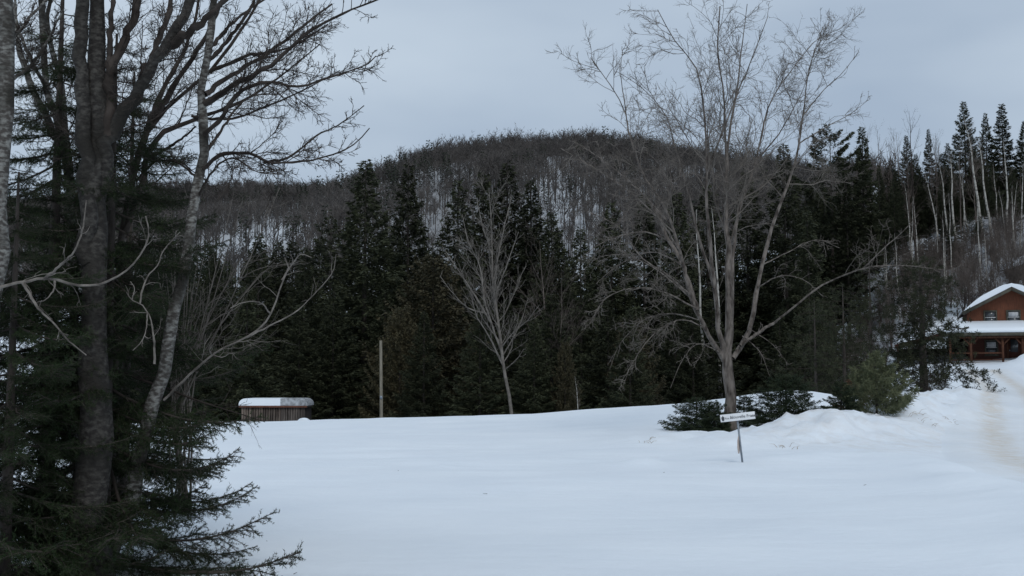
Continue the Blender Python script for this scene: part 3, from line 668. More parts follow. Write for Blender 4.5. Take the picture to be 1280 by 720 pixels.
big = [
    ([(913, 545, 30), (912, 500, 30), (911, 455, 30), (911, 400, 30), (909, 300, 30), (907, 190, 30), (904, 112, 30), (897, 62, 30), (900, 8, 30)], .19, .018),
    ([(905, 452, 30), (898, 410, 29.8), (890, 340, 29.4), (884, 250, 29), (883, 180, 29), (879, 133, 28.8), (871, 87, 28.6), (843, 50, 28.4), (822, 12, 28.2)], .12, .012),
    ([(909, 240, 30), (911, 175, 30.2), (921, 112, 30.5), (927, 62, 30.6), (934, 5, 30.7)], .075, .012),
    ([(914, 400, 30), (919, 290, 30.4), (933, 235, 30.8), (946, 196, 31), (962, 130, 31.2), (990, 87, 31.4), (1018, 52, 31.6)], .10, .012),
    ([(916, 448, 30), (938, 406, 30.5), (952, 331, 31), (968, 275, 31.3), (983, 235, 31.6), (997, 187, 32), (1006, 130, 32.2), (1012, 83, 32.4), (1029, 33, 32.6)], .125, .012),
    ([(1003, 145, 32.1), (1030, 112, 32.2), (1052, 92, 32), (1071, 68, 32)], .035, .008),
    ([(998, 180, 32), (1030, 160, 32.2), (1062, 143, 32.4), (1085, 125, 32.6)], .035, .008),
    ([(906, 452, 30), (882, 411, 29.6), (863, 369, 29.2), (849, 312, 28.8), (830, 258, 28.4), (806, 222, 28.0), (788, 175, 27.8), (777, 129, 27.5), (738, 72, 27)], .11, .011),
    ([(786, 168, 27.8), (781, 130, 28), (776, 95, 28.1), (778, 62, 28.2)], .03, .008),
    ([(872, 388, 29.3), (855, 335, 29.6), (836, 300, 29.9), (817, 258, 30.1)], .085, .07),
    ([(893, 360, 29.5), (872, 290, 29.8), (858, 230, 30), (842, 179, 30), (831, 142, 30.1), (800, 108, 30.3), (772, 90, 30.4)], .075, .009),
    ([(884, 215, 29), (905, 160, 28.6), (925, 110, 28.2), (945, 60, 28), (960, 20, 27.8)], .045, .01),
    ([(942, 205, 31), (975, 165, 30.4), (1000, 120, 30), (1010, 95, 29.8)], .04, .01),
    ([(967, 404, 30.4), (1000, 378, 30), (1023, 359, 29.8), (1050, 346, 29.5), (1085, 334, 29), (1130, 332, 28.8), (1185, 338, 28.6)], .05, .012),
    ([(925, 432, 30), (945, 418, 30.2), (967, 404, 30.4)], .07, .05),
    ([(1080, 335, 29), (1105, 310, 28.6), (1128, 290, 28.4), (1148, 268, 28.2)], .03, .008),
    ([(863, 369, 29.2), (836, 345, 28.6), (800, 320, 28.2), (775, 285, 28), (730, 262, 27.8)], .045, .010),
    ([(849, 312, 28.8), (820, 270, 28), (780, 235, 27.4), (735, 205, 27), (700, 185, 26.8)], .045, .010),
    ([(838, 280, 28.6), (800, 240, 29.3), (760, 205, 29.8), (715, 175, 30)], .04, .010),
    ([(870, 385, 29.3), (830, 365, 28.8), (790, 360, 28.5), (755, 375, 28.3), (738, 405, 28.1)], .035, .008),
    ([(880, 408, 29.5), (850, 400, 29), (815, 420, 28.6), (790, 455, 28.4), (778, 485, 28.3)], .03, .007),
    ([(852, 330, 28.9), (815, 315, 29.4), (775, 330, 29.7), (745, 355, 29.9)], .035, .008),
    ([(900, 440, 29.8), (872, 430, 29.1), (852, 452, 28.7), (838, 485, 28.5)], .025, .007),
    ([(935, 410, 30.4), (965, 430, 30), (985, 455, 29.7)], .022, .007),
    ([(863, 372, 29.2), (825, 340, 30.2), (785, 320, 30.9), (748, 322, 31.2), (722, 345, 31.4)], .035, .008),
    ([(845, 305, 28.8), (805, 290, 28.2), (760, 300, 27.8), (728, 320, 27.5)], .035, .008),
    ([(875, 400, 29.4), (838, 392, 30), (805, 400, 30.4), (775, 430, 30.6), (762, 462, 30.7)], .028, .007),
    ([(955, 330, 31), (985, 315, 31.4), (1020, 300, 31.6), (1050, 310, 31.7)], .03, .008),
    ([(946, 360, 30.8), (975, 345, 30.3), (1005, 350, 30), (1030, 372, 29.9)], .028, .007),
    ([(928, 420, 30.2), (950, 440, 29.6), (962, 470, 29.4)], .022, .006),
]
levels = [dict(per=13, t0=.42, t1=1, ang=(25, 62), lf=(.18, .44), n_=10, wob=.16, up=.03, rr=.42, minr=.008, rl=.011),
          dict(per=8, t0=.12, t1=1, ang=(25, 65), lf=(.3, .65), n_=7, wob=.2, up=.02, rr=.6, minr=.0055, rl=.009),
          dict(per=5.2, t0=.15, t1=1, ang=(25, 60), lf=(.35, .8), n_=4, wob=.2, up=.06, rr=.6, minr=.0042, rl=.009)]
droop_lv = [dict(per=9, t0=.25, t1=1, ang=(25, 65), lf=(.22, .5), n_=12, wob=.22, up=-.035, rr=.5, minr=.008, rl=.010),
            dict(per=7, t0=.12, t1=1, ang=(25, 70), lf=(.3, .65), n_=9, wob=.25, up=-.03, rr=.6, minr=.0055, rl=.008),
            dict(per=3.6, t0=.15, t1=1, ang=(25, 60), lf=(.35, .8), n_=5, wob=.25, up=.03, rr=.6, minr=.0042, rl=.008)]
NBIG = len(big); DRP = list(range(16, NBIG))
for i_ in range(NBIG):
    if i_ > 0: big[i_] = (big[i_][0], big[i_][1] * .62, big[i_][2] * .8)
levels = [([k_ for k_ in range(NBIG) if k_ not in DRP], levels), (DRP, droop_lv)]
T_BIG = traced('bare_tree', 'big many-stemmed bare tree right of centre behind the white street sign', 'bare tree', base, big, levels, ('bark', 'twig'), n_=22, seed=4, tp0=2.1)

d = 66.0; b = at(640, 522, d); b[2] = Hs(b[0], d)
traced('bare_tree', 'pale bare poplar standing out against dark spruces at centre', 'bare tree', b, [
    ([(643, 560, d), (639, 518, d), (629, 451, d), (622, 401, d), (617, 362, d), (615, 323, d), (614, 279, d), (611, 236, d)], .125, .02),
    ([(627, 440, d), (613, 400, d - .5), (605, 373, d - .8), (600, 334, d - 1), (585, 301, d - 1.2), (578, 268, d - 1.3)], .07, .018),
    ([(613, 402, d - .4), (589, 362, d - .9), (567, 329, d - 1.3), (553, 308, d - 1.5)], .07, .02),
    ([(617, 350, d), (625, 307, d + .6), (634, 268, d + 1), (640, 245, d + 1.1)], .07, .02), ([(618, 372, d), (634, 330, d - .6), (648, 290, d - 1)], .06, .02),
    ([(615, 318, d), (604, 285, d - .5), (596, 250, d - .8)], .055, .02), ([(628, 445, d), (640, 425, d + .6), (652, 400, d + 1), (660, 372, d + 1.1)], .045, .015),
    ([(631, 462, d), (645, 450, d - .6), (655, 436, d - .9)], .035, .015), ([(610, 392, d - .5), (585, 385, d - .9), (565, 365, d - 1.2), (550, 345, d - 1.3)], .045, .015)],
    [dict(per=12, t0=.3, t1=1, ang=(20, 55), lf=(.18, .45), n_=7, wob=.14, up=.06, rr=.5, minr=.015, rl=.012), dict(per=6, t0=.15, t1=1, ang=(20, 50), lf=(.3, .6), n_=5, wob=.12, up=.08, rr=.6, minr=.010, rl=.012), dict(per=2.5, t0=.2, t1=1, ang=(20, 50), lf=(.4, .7), n_=3, wob=.12, up=.06, rr=.6, minr=.007)],
    ('pale', 'pale'), n_=16, sides=7, seed=71, tp0=1.0)
# ---- near left: birches and a many limbed bare tree, 8 to 12 m away
def base_of(px, py, d):
    p = at(px, py, d); p[2] = Hs(p[0], d); return p
near_lv = [dict(per=15, t0=.12, t1=1, ang=(22, 58), lf=(.18, .46), n_=11, wob=.15, up=.03, rr=.42, minr=.0038, rl=.010),
           dict(per=8, t0=.10, t1=1, ang=(25, 65), lf=(.3, .6), n_=8, wob=.2, up=.02, rr=.6, minr=.0026, rl=.008),
           dict(per=4.2, t0=.15, t1=1, ang=(25, 65), lf=(.35, .75), n_=4, wob=.24, up=.02, rr=.6, minr=.0018, rl=.008)]
# the double trunked near birch with the leaning stem
d = 9.2; b = base_of(122, 735, d)
limbsA = [
    ([(124, 800, d), (122, 720, d), (118, 600, d), (114, 480, d), (117, 330, d), (119, 170, d), (122, 60, d), (123, -90, d)], .165, .062),
    ([(113, 330, d - .05), (106, 200, d - .05), (102, 100, d - .1), (100, 0, d - .1), (98, -80, d - .1)], .075, .05),
    ([(120, 250, d + .05), (137, 172, d), (160, 128, d - .1), (187, 90, d - .2), (212, 52, d - .3), (236, 5, d - .3), (255, -50, d - .3)], .075, .035),
    ([(135, 175, d), (141, 85, d), (158, 45, d + .1), (173, 0, d + .2), (182, -60, d + .2)], .055, .03),
    ([(172, 112, d - .1), (195, 60, d + .2), (212, 10, d + .3), (222, -40, d + .4)], .035, .02),
    ([(205, 62, d - .2), (250, 30, d - .5), (300, -20, d - .7)], .045, .02),
    ([(137, 95, d), (138, 40, d), (144, -30, d)], .03, .02),
]
traced('birch_tree', 'near double-trunked grey birch with a thick limb leaning right, far left', 'birch tree', b, limbsA, near_lv, ('poplar_near', 'darktwig'), n_=20, sides=12, seed=9, keep=[2, 3, 4, 5, 6], ntrunk=3)
# birch leaning right with white bands
d = 9.6; b = base_of(128, 735, d - .1)
limbsC = [
    ([(118, 790, d - .1), (140, 690, d), (162, 610, d), (188, 520, d), (212, 440, d), (230, 350, d), (243, 265, d), (253, 190, d), (256, 112, d), (262, 40, d), (275, -40, d)], .082, .03),
    ([(255, 130, d), (290, 108, d - .2), (320, 92, d - .4), (350, 72, d - .5), (385, 40, d - .6), (440, 12, d - .7), (478, -3, d - .8)], .042, .008),
    ([(256, 118, d), (285, 96, d + .2), (330, 70, d + .4), (375, 35, d + .5), (415, 5, d + .6)], .038, .010),
    ([(254, 172, d), (275, 148, d - .2), (298, 118, d - .3), (330, 102, d - .4), (372, 108, d - .5), (408, 98, d - .5), (455, 82, d - .6), (470, 70, d - .6)], .034, .006),
    ([(252, 212, d), (275, 193, d - .2), (312, 192, d - .4), (335, 202, d - .6), (370, 203, d - .7), (410, 195, d - .8), (440, 182, d - .8), (462, 160, d - .8)], .030, .005),
    ([(253, 195, d), (272, 170, d + .2), (292, 140, d + .3), (315, 120, d + .4), (350, 118, d + .5)], .026, .006),
    ([(330, 203, d - .5), (362, 196, d - .3), (395, 170, d - .2), (425, 155, d - .1), (455, 132, d)], .018, .005),
    ([(258, 80, d), (285, 50, d), (310, 15, d), (330, -25, d)], .034, .012),
    ([(262, 60, d), (300, 20, d + .4), (345, -10, d + .6)], .028, .010),
    ([(250, 225, d), (225, 205, d + .3), (200, 200, d + .5), (170, 208, d + .6)], .018, .006),
    ([(248, 245, d), (265, 215, d - .3), (290, 198, d - .5), (322, 215, d - .6), (350, 218, d - .7)], .018, .005),
]
limbsC = [limbsC[0]] + [(a_, b_ * .72, c_ * .85) for a_, b_, c_ in limbsC[1:]]
traced('birch_tree', 'near slim birch with white bands leaning right, long twiggy limbs against the sky', 'birch tree', b, limbsC, near_lv, ('birch_near', 'darktwig'), n_=22, sides=10, seed=12, keep=list(range(1, 11)), ntrunk=1)
# dark many-limbed tree between them
d = 10.6; b = base_of(150, 735, d)
limbsE = [
    ([(135, 760, d), (140, 600, d), (143, 450, d), (150, 330, d), (158, 270, d), (170, 200, d), (192, 150, d), (225, 122, d - .1), (262, 88, d - .2), (300, 40, d - .3), (330, -10, d - .3)], .085, .015),
    ([(155, 290, d), (172, 245, d + .1), (182, 200, d + .2), (205, 165, d + .3), (245, 150, d + .4), (300, 128, d + .5), (350, 95, d + .6), (400, 55, d + .6)], .055, .007),
    ([(168, 215, d), (182, 165, d), (200, 120, d + .2), (222, 80, d + .3), (240, 40, d + .4), (252, -20, d + .5)], .045, .015),
    ([(190, 152, d), (215, 110, d - .2), (248, 60, d - .3), (272, 15, d - .4), (290, -30, d - .4)], .045, .018),
    ([(178, 205, d + .2), (200, 190, d + .1), (225, 175, d), (245, 158, d - .1)], .028, .010),
    ([(170, 225, d), (195, 202, d - .2), (225, 203, d - .3), (242, 215, d - .4), (262, 228, d - .4)], .018, .006),
    ([(262, 90, d - .2), (310, 70, d - .4), (360, 60, d - .5), (410, 30, d - .6)], .026, .007),
    ([(240, 145, d + .4), (290, 148, d + .2), (340, 130, d), (385, 110, d), (425, 88, d)], .02, .006),
]
limbsE = [(a_, b_ * .8, c_ * .85) for a_, b_, c_ in limbsE]
traced('bare_tree', 'dark bare tree forking between the near birches at left', 'bare tree', b, limbsE, near_lv, ('darktwig', 'darktwig'), n_=22, sides=9, seed=15, keep=list(range(1, 8)), ntrunk=1)
# far left pale birch cut by the frame
d = 8.4; b = base_of(-20, 735, d)
traced('birch_tree', 'pale birch trunk cut by the left edge of the photo', 'birch tree', b,
       [([(-22, 800, d), (-20, 600, d), (-10, 420, d), (-1, 250, d), (4, 120, d), (6, 0, d), (8, -90, d)], .085, .065),
        ([(5, 60, d), (40, 20, d + .3), (75, -20, d + .4)], .02, .008), ([(4, 110, d), (35, 85, d + .3), (60, 50, d + .5), (80, 10, d + .5)], .018, .007), ([(2, 170, d), (-10, 120, d), (-30, 60, d)], .02, .008)],
       near_lv, ('birch_near', 'darktwig'), n_=16, sides=10, seed=17, keep=[1, 2, 3])
# thin dark stems at upper left
d = 10.0; b = base_of(80, 735, d)
traced('bare_tree', 'thin crooked grey stems crossing the spruce top at upper left', 'bare tree', b,
       [([(92, 760, d), (94, 560, d), (92, 380, d), (86, 220, d), (72, 160, d), (57, 105, d), (53, 50, d), (50, -40, d)], .05, .028),
        ([(89, 270, d), (84, 170, d + .2), (72, 85, d + .3), (60, 40, d + .3), (64, -20, d + .3)], .035, .02),
        ([(80, 190, d), (50, 130, d + .3), (25, 60, d + .4), (14, 0, d + .4), (8, -40, d + .4)], .04, .02),
        ([(62, 120, d), (32, 60, d - .2), (20, 20, d - .2), (22, -30, d - .2)], .02, .01)],
       near_lv, ('birch_near', 'darktwig'), n_=16, sides=8, seed=19, keep=[1, 2, 3])
# pale dead limbs hanging in front of the dark wood
dead_lv = [dict(per=4, t0=.2, t1=.95, ang=(30, 70), lf=(.15, .4), n_=8, wob=.2, up=.03, rr=.5, minr=.003), dict(per=2, t0=.2, t1=1, ang=(30, 70), lf=(.25, .6), n_=5, wob=.25, up=.0, rr=.6, minr=.002)]
d = 7.6
b = at(-30, 368, d)
traced('dead_branch', 'curved pale dead branch sweeping across the spruce at far left, tip upward', 'branch', b,
       [([(-30, 366, d), (0, 358, d), (30, 352, d), (60, 348, d), (85, 354, d), (110, 357, d), (135, 352, d), (158, 338, d), (176, 318, d), (186, 296, d), (185, 280, d), (182, 270, d)], .0135, .005),
        ([(55, 349, d), (75, 332, d - .1), (92, 315, d - .2), (104, 285, d - .2), (108, 250, d - .2)], .010, .004),
        ([(28, 353, d), (48, 385, d - .1), (68, 405, d - .2), (85, 425, d - .2), (108, 444, d - .2)], .011, .004),
        ([(68, 350, d), (68, 360, d - .1), (58, 374, d - .15), (46, 378, d - .2)], .008, .003)],
       dead_lv, ('dead', 'dead'), n_=22, sides=7, seed=23)
d = 9.0; b = at(262, 452, d)
traced('dead_branch', 'pale broken dead limb rising right above the shed', 'branch', b,
       [([(205, 500, d + .4), (240, 465, d + .2), (275, 438, d), (305, 424, d), (330, 405, d), (342, 385, d), (352, 355, d), (361, 332, d), (356, 322, d)], .011, .006),
        ([(308, 422, d), (345, 403, d + .2), (372, 388, d + .3), (398, 362, d + .4), (416, 340, d + .4), (420, 318, d + .4)], .008, .003),
        ([(352, 350, d), (364, 332, d), (376, 318, d - .1), (390, 322, d - .1)], .008, .003),
        ([(338, 392, d), (325, 378, d - .2), (305, 378, d - .3), (288, 385, d - .3)], .007, .003)],
       dead_lv, ('dead', 'dead'), n_=20, sides=7, seed=25)
d = 8.6; b = at(192, 452, d)
traced('dead_branch', 'crooked pale dead branch forking beside the leaning birch trunk', 'branch', b,
       [([(193, 455, d), (192, 420, d), (187, 395, d), (178, 382, d), (165, 375, d), (158, 365, d)], .010, .004),
        ([(184, 390, d), (182, 415, d - .1), (176, 428, d - .1), (166, 438, d - .1)], .006, .003),
        ([(175, 380, d), (182, 350, d + .1), (198, 330, d + .2), (205, 312, d + .2), (225, 290, d + .2)], .008, .003),
        ([(165, 375, d), (168, 360, d), (163, 352, d)], .005, .003)],
       dead_lv, ('dead', 'dead'), n_=16, sides=6, seed=27)
# grey leafless bush behind the leaning birch
d = 11.2; b = base_of(225, 640, d)
rg = random.Random(31); sh = []
for k in range(15):
    tx = rg.uniform(180, 350); ty = rg.uniform(225, 330); mx_ = 225 + (tx - 225) * .35; dd_ = d + rg.uniform(-.6, .6)
    sh.append(([(225 + rg.uniform(-14, 14), 640, d), (228 + rg.uniform(-15, 15), 520, d), (mx_, 420, (d + dd_) / 2), (mx_ + (tx - mx_) * .6, (ty + 420) / 2 - 15, dd_), (tx, ty, dd_)], .014, .003))
traced('leafless_shrub', 'tangled grey leafless bush behind the white-banded leaning birch', 'shrub', b, sh,
       [dict(per=7, t0=.4, t1=1, ang=(25, 65), lf=(.2, .45), n_=8, wob=.2, up=.01, rr=.6, minr=.003), dict(per=4, t0=.15, t1=1, ang=(25, 65), lf=(.3, .6), n_=6, wob=.22, up=.0, rr=.6, minr=.0022)], ('twig', 'twig'), n_=14, sides=5, seed=33)

# ================================================================ near spruces: every bough a part
def bough(rng, drop):
    """1 m long spruce bough along +x: stem, side twigs and needles"""
    gw = Geo()
    t = np.linspace(0, 1, 9)
    P = np.stack([t, .02 * np.cumsum(rng.standard_normal(9)), -drop * t * (1.5 - t) + .10 * t ** 3], 1)[None]; Rr = (.010 * (1 - t) + .0022)[None]
    lat = []; 
    for i in range(34):
        s = 1 if i % 2 else -1; q = .10 + .88 * (i + rng.rand()) / 34
        f = q * 8; j = min(int(f), 7); p0 = P[0, j] + (P[0, j + 1] - P[0, j]) * (f - j)
        L = (.42 * (1.02 - q) + .05) * rng.uniform(.65, 1.15)
        d0 = nrm(np.array([.75 + .2 * rng.rand(), s * (.75 + .3 * rng.rand()), -.12 + .15 * rng.standard_normal()]))
        lat.append(grow(rng, p0[None], d0[None], np.array([L]), 6, .06, -.03)[0])
    A = np.array(lat); a = np.tile(np.linspace(.0035, .0015, 6), (34, 1))
    B, b = spawn(rng, A, a, 6.5, .15, .98, (32, 60), (.28, .5), 4, .07, -.01, .7, minr=.0013)
    C, c = spawn(rng, P, Rr, 14, .2, 1, (30, 70), (.10, .2), 4, .07, .0, .3, minr=.0015)
    tubes(gw, P, Rr, 5); tubes(gw, A, a, 3); tubes(gw, B, b, 3)
    gn = Geo()
    for X, per_m in ((P, 260), (A, 330), (B, 330), (C, 330)):
        Ls = np.linalg.norm(np.diff(X, axis=1), axis=2).sum(1); k = np.maximum(2, (Ls * per_m)).astype(int); I = np.repeat(np.arange(len(X)), k)
        m = X.shape[1]; f = rng.rand(len(I)) * (m - 1); i = np.minimum(f.astype(int), m - 2); fr = (f - i)[:, None]
        p0 = X[I, i] * (1 - fr) + X[I, i + 1] * fr; T = nrm(X[I, i + 1] - X[I, i])
        q = nrm(np.cross(T, rng.standard_normal(T.shape)) + np.array([0, 0, .25])); dr = nrm(T * .75 + q)
        Ln = (.013 + .009 * rng.rand(len(I)))[:, None]; w = nrm(np.cross(dr, rng.standard_normal(dr.shape))) * .0017
        gn.add(np.stack([p0 - w, p0 + w, p0 + dr * Ln], 1).reshape(-1, 3), None, np.arange(len(I) * 3).reshape(-1, 3))
    V = len(np.concatenate(gw.V))
    me = bpy.data.meshes.new('bough')
    nv = np.concatenate(gw.V + gn.V); Q = np.concatenate(gw.Q); T = np.concatenate(gn.T) + V
    me = mesh_np('bough', nv, Q, T, False)
    me.materials.append(M['spruce_near']); me.materials.append(M['sbark'])
    mi = np.zeros(len(Q) + len(T), np.int32); mi[:len(Q)] = 1; me.polygons.foreach_set('material_index', mi)
    return me
rng = np.random.RandomState(41)
BOUGH = [bough(rng, .18 + .1 * k) for k in range(4)]
def dead_bough(rng):
    t = np.linspace(0, 1, 9); g = Geo()
    P = np.stack([t, .03 * np.cumsum(rng.standard_normal(9)), -.25 * t], 1)[None]; Rr = (.008 * (1 - t) + .002)[None]
    A, a = spawn(rng, P, Rr, 22, .1, 1, (40, 70), (.2, .5), 6, .12, -.02, .4, minr=.0018); B, b = spawn(rng, A, a, 5, .1, 1, (30, 70), (.25, .6), 4, .15, -.02, .7, minr=.0014)
    tubes(g, P, Rr, 4); tubes(g, A, a, 3); tubes(g, B, b, 3); me = g.mesh('dead_bough'); me.materials.append(M['darktwig']); return me
DEADB = [dead_bough(rng) for _ in range(2)]
def near_spruce(label, px, d, h, rad, r0, step, z0=.15, seed=1, top_cut=None, lean=0, wide=None):
    rg = random.Random(seed)
    b = base_of(px, 730, d); t = thing('spruce_tree', label, 'spruce tree', b)
    g = trunk_geo(h, r0, lean); obj('trunk', g.mesh('near_spruce_trunk'), M['sbark'], t)
    z = z0; az = rg.uniform(0, 6)
    while z < h * .97:
        v = 1 - z / h
        for k in range(3 if v > .15 else 2):
            az += 2.2 + rg.uniform(-.3, .3)
            L = (rad * v ** .62 + .14) * rg.uniform(.72, 1.12)
            if wide: L *= wide(az, z)
            mesh = rg.choice(BOUGH) if rg.random() > .06 else rg.choice(DEADB)
            o = obj('bough', mesh, None, t)
            o.location = (lean * (z / h) ** 1.3, 0, z + rg.uniform(-.05, .05))
            o.rotation_euler = (rg.uniform(-.25, .25), rg.uniform(-.15, .2) - .55 * max(0, .35 - v), az)
            o.scale = (L, L * rg.uniform(.8, 1.05), L)
        z += step * rg.uniform(.8, 1.2)
    return t
near_spruce('near spruce at left whose low boughs reach out over the snow', 126, 9.75, 4.9, 1.68, .07, .15, .1, 5)
near_spruce('near dark spruce at far left with slim bark trunk showing below', 54, 9.9, 5.7, 1.5, .08, .145, .3, 6)
near_spruce('small near spruce filling the corner at lower left', 5, 8.8, 3.4, 1.2, .05, .19, .05, 7)
near_spruce('near dark spruce behind the double-trunked birch at left', 150, 12.0, 5.2, 1.6, .07, .17, .9, 8)

# ================================================================ young conifers by the snow bank
def young(label, px, py, d, h, rad, nb, per, leaf, lw, mt, name, cat, shape=.8, clear=.05, droop=.22, upturn=.12, seed=1, tuft=False, group=None, stem=.03):
    rng = np.random.RandomState(seed)
    p = at(px, py, d); p[2] = Hs(p[0], d) - .04
    t = thing(name, label, cat, p, 0, group)
    obj('crown', conifer(rng, h, rad, nb, clear, leaf, lw, per, shape, droop, upturn, .7, .22, tuft, .2).mesh('young_crown', False), M[mt], t)
    obj('trunk', trunk_geo(h, stem).mesh('young_trunk'), M['sbark'], t)
    return t
YG = 'young firs around the big bare tree'
young('young fir left of the big bare tree trunk, half buried in snow', 871, 524, 30.6, .95, .85, 130, 210, .075, .0075, 'fir', 'fir_tree', 'fir tree', .55, seed=51, group=YG)
young('low dark fir pressed against the left side of the big trunk', 893, 530, 29.4, .9, .55, 90, 200, .075, .0075, 'fir', 'fir_tree', 'fir tree', .55, seed=52, group=YG)
young('bushy dark young fir right of the street sign', 983, 524, 29.3, 1.25, .88, 190, 210, .075, .0075, 'fir', 'fir_tree', 'fir tree', .5, seed=53, group=YG)
young('thin low fir just right of the big trunk behind the sign', 930, 520, 31.5, .9, .6, 80, 300, .06, .0075, 'fir', 'fir_tree', 'fir tree', .6, seed=54, group=YG)
young('sparse little fir left of the soft green pine', 1052, 523, 29.6, .95, .5, 80, 260, .06, .0075, 'fir', 'fir_tree', 'fir tree', .6, seed=55, group=YG)
young('soft olive green young pine on the snow bank left of the driveway', 1096, 520, 31.5, 1.95, .92, 80, 75, .15, .008, 'pine', 'pine_tree', 'pine tree', .75, .15, -.1, .3, seed=56, tuft=True)
young('rusty browned little fir at the left foot of the soft green pine', 1068, 515, 33, .9, .5, 36, 70, .12, .02, 'rust', 'fir_tree', 'fir tree', .6, seed=57)
# sparse dark spruces with drooping bare tiers in front of the house
def tiered(label, px, py, topy, d, rad, nb, per, seed, trunk=.13):
    rng = np.random.RandomState(seed)
    p = at(px, py, d); p[2] = Hs(p[0], d) - .1; h = at(px, topy, d)[2] - p[2]
    t = thing('spruce_tree', label, 'spruce tree', p)
    g = Geo(); u = (np.arange(nb) + rng.rand(nb)) / nb; hz = .5 + (h - .7) * u; v = 1 - u
    az = np.arange(nb) * 2.4 + rng.standard_normal(nb) * .4
    D = np.stack([np.cos(az), np.sin(az), .05 + 0 * az], 1)
    A = grow(rng, np.stack([0 * hz, 0 * hz, hz], 1), nrm(D), rad * (.25 + .75 * v ** .6) * rng.uniform(.6, 1.15, nb), 8, .06, -.035); a = np.linspace(.022, .006, 8)[None] * (.6 + .4 * v[:, None])
    B, b = spawn(rng, A, a, 9, .15, 1, (35, 70), (.25, .5), 5, .10, -.05, .5, minr=.007); C, c = spawn(rng, B, b, 3, .1, 1, (30, 65), (.3, .6), 3, .12, -.04, .6, minr=.005)
    tubes(g, A, a, 3); tubes(g, B, b, 3); tubes(g, C, c, 3); obj('branches', g.mesh('tier_branches'), M['darktwig'], t)
    g = Geo(); k = rng.rand(len(C)) < per; X = C[k]
    for q in range(9):
        f = rng.rand(len(X), 1); p0 = X[:, 1] * (1 - f) + X[:, -1] * f; dr = nrm(X[:, -1] - X[:, 0] + .25 * rng.standard_normal(p0.shape)) * .2
        kites(g, p0, dr, nrm(np.cross(dr, rng.standard_normal(dr.shape))) * .018)
    obj('crown', g.mesh('tier_needles', False), M['spruce'], t); obj('trunk', trunk_geo(h, trunk).mesh('tier_trunk'), M['sbark'], t)
tiered('dark sparse spruce with drooping tiers and thick trunk in front of the house porch', 1155, 481, 318, 58, 3.5, 100, 1.1, 61, .25)
tiered('thin half-bare spruce left of the soft green pine top', 1056, 478, 352, 52, 2.4, 50, .6, 62, .11)
tiered('thin half-bare spruce directly above the soft green pine', 1090, 470, 310, 60, 2.6, 50, .55, 63, .13)
tiered('sparse dark spruce right behind the bushy young fir', 1020, 486, 372, 50, 2.0, 34, .5, 64, .08)
p = base_of(1160, 480, 54)
plant_bare('scrub0', p, 1.3, 'low leafless bush with arching twigs at the foot of the drooping spruce', 'leafless_shrub', 'shrub', 'darktwig', 'darktwig', wm=1.6)
p = base_of(1178, 476, 56)
plant_bare('scrub1', p, 1.0, 'low leafless bush at the driveway edge right of the drooping spruce', 'leafless_shrub', 'shrub', 'darktwig', 'darktwig', wm=1.5)

# ================================================================ house
hp = at(1267, 457, 89); HZ = Hs(hp[0] - 1, 86) - .38
house = thing('brown_house', 'red brown timber house with gable, snowy roof and covered porch at right', 'house', (hp[0], hp[1], HZ), R(-20))
def part(name, me, m, parent=house): return obj(name, me, M[m], parent)
WL, WR, DEP = -3.35, 3.35, 9.0
EV, AP = 4.5, 6.25
# ground floor walls and upper gable wall
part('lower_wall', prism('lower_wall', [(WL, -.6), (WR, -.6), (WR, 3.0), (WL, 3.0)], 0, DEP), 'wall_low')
part('gable_wall', prism('gable_wall', [(WL - .003, 3.003), (WR + .003, 3.003), (WR + .003, EV), (0, AP), (WL - .003, EV)], -.003, DEP + .003), 'wall')
sl_ = (AP - EV) / WR
def roof_slab(name, y0, y1, th, over, lift, m, bev=0):
    x = WR + over; zb = AP - sl_ * x + lift
    for s in (-1, 1):
        pr = [(0, AP + lift), (s * x, zb), (s * x, zb + th), (0, AP + lift + th)]
        r_ = part(name, prism(name, pr, y0, y1, bev), m)
    return r_
roof_slab('roof_slope', -.75, DEP + .6, .13, .40, .012, 'roof')
# snow blanket over the whole roof, rounded over the ridge
xs = np.linspace(-1, 1, 33); half = WR + .3
top = AP + .15 - sl_ * np.abs(xs) * half
th = .5 * np.clip(1 - np.abs(xs) ** 6, 0, 1) ** .5 * np.where(xs < -.62, np.clip((xs + 1) / .38, .06, 1) ** .5, 1)
crown_ = top + th - .22 * np.exp(-(xs / .12) ** 2)
prof = [(float(x * half), float(z_)) for x, z_ in zip(xs, crown_ + .01)] + [(float(x * half), float(z_)) for x, z_ in zip(xs[::-1][1:-1], top[::-1][1:-1] + .012)]
sme = prism('roof_snow', prof, -.82, DEP + .5)
for p_ in sme.polygons: p_.use_smooth = len(p_.vertices) == 4
part('roof_snow', sme, 'snow_roof')
for s in (-1, 1):
    g = Geo(); x = s * (WR + .40); beam(g, (0, -.79, AP - .02), (x, -.79, AP - sl_ * abs(x) - .02), .26, .06); part('barge_board', g.mesh('barge_board', False), 'trim')
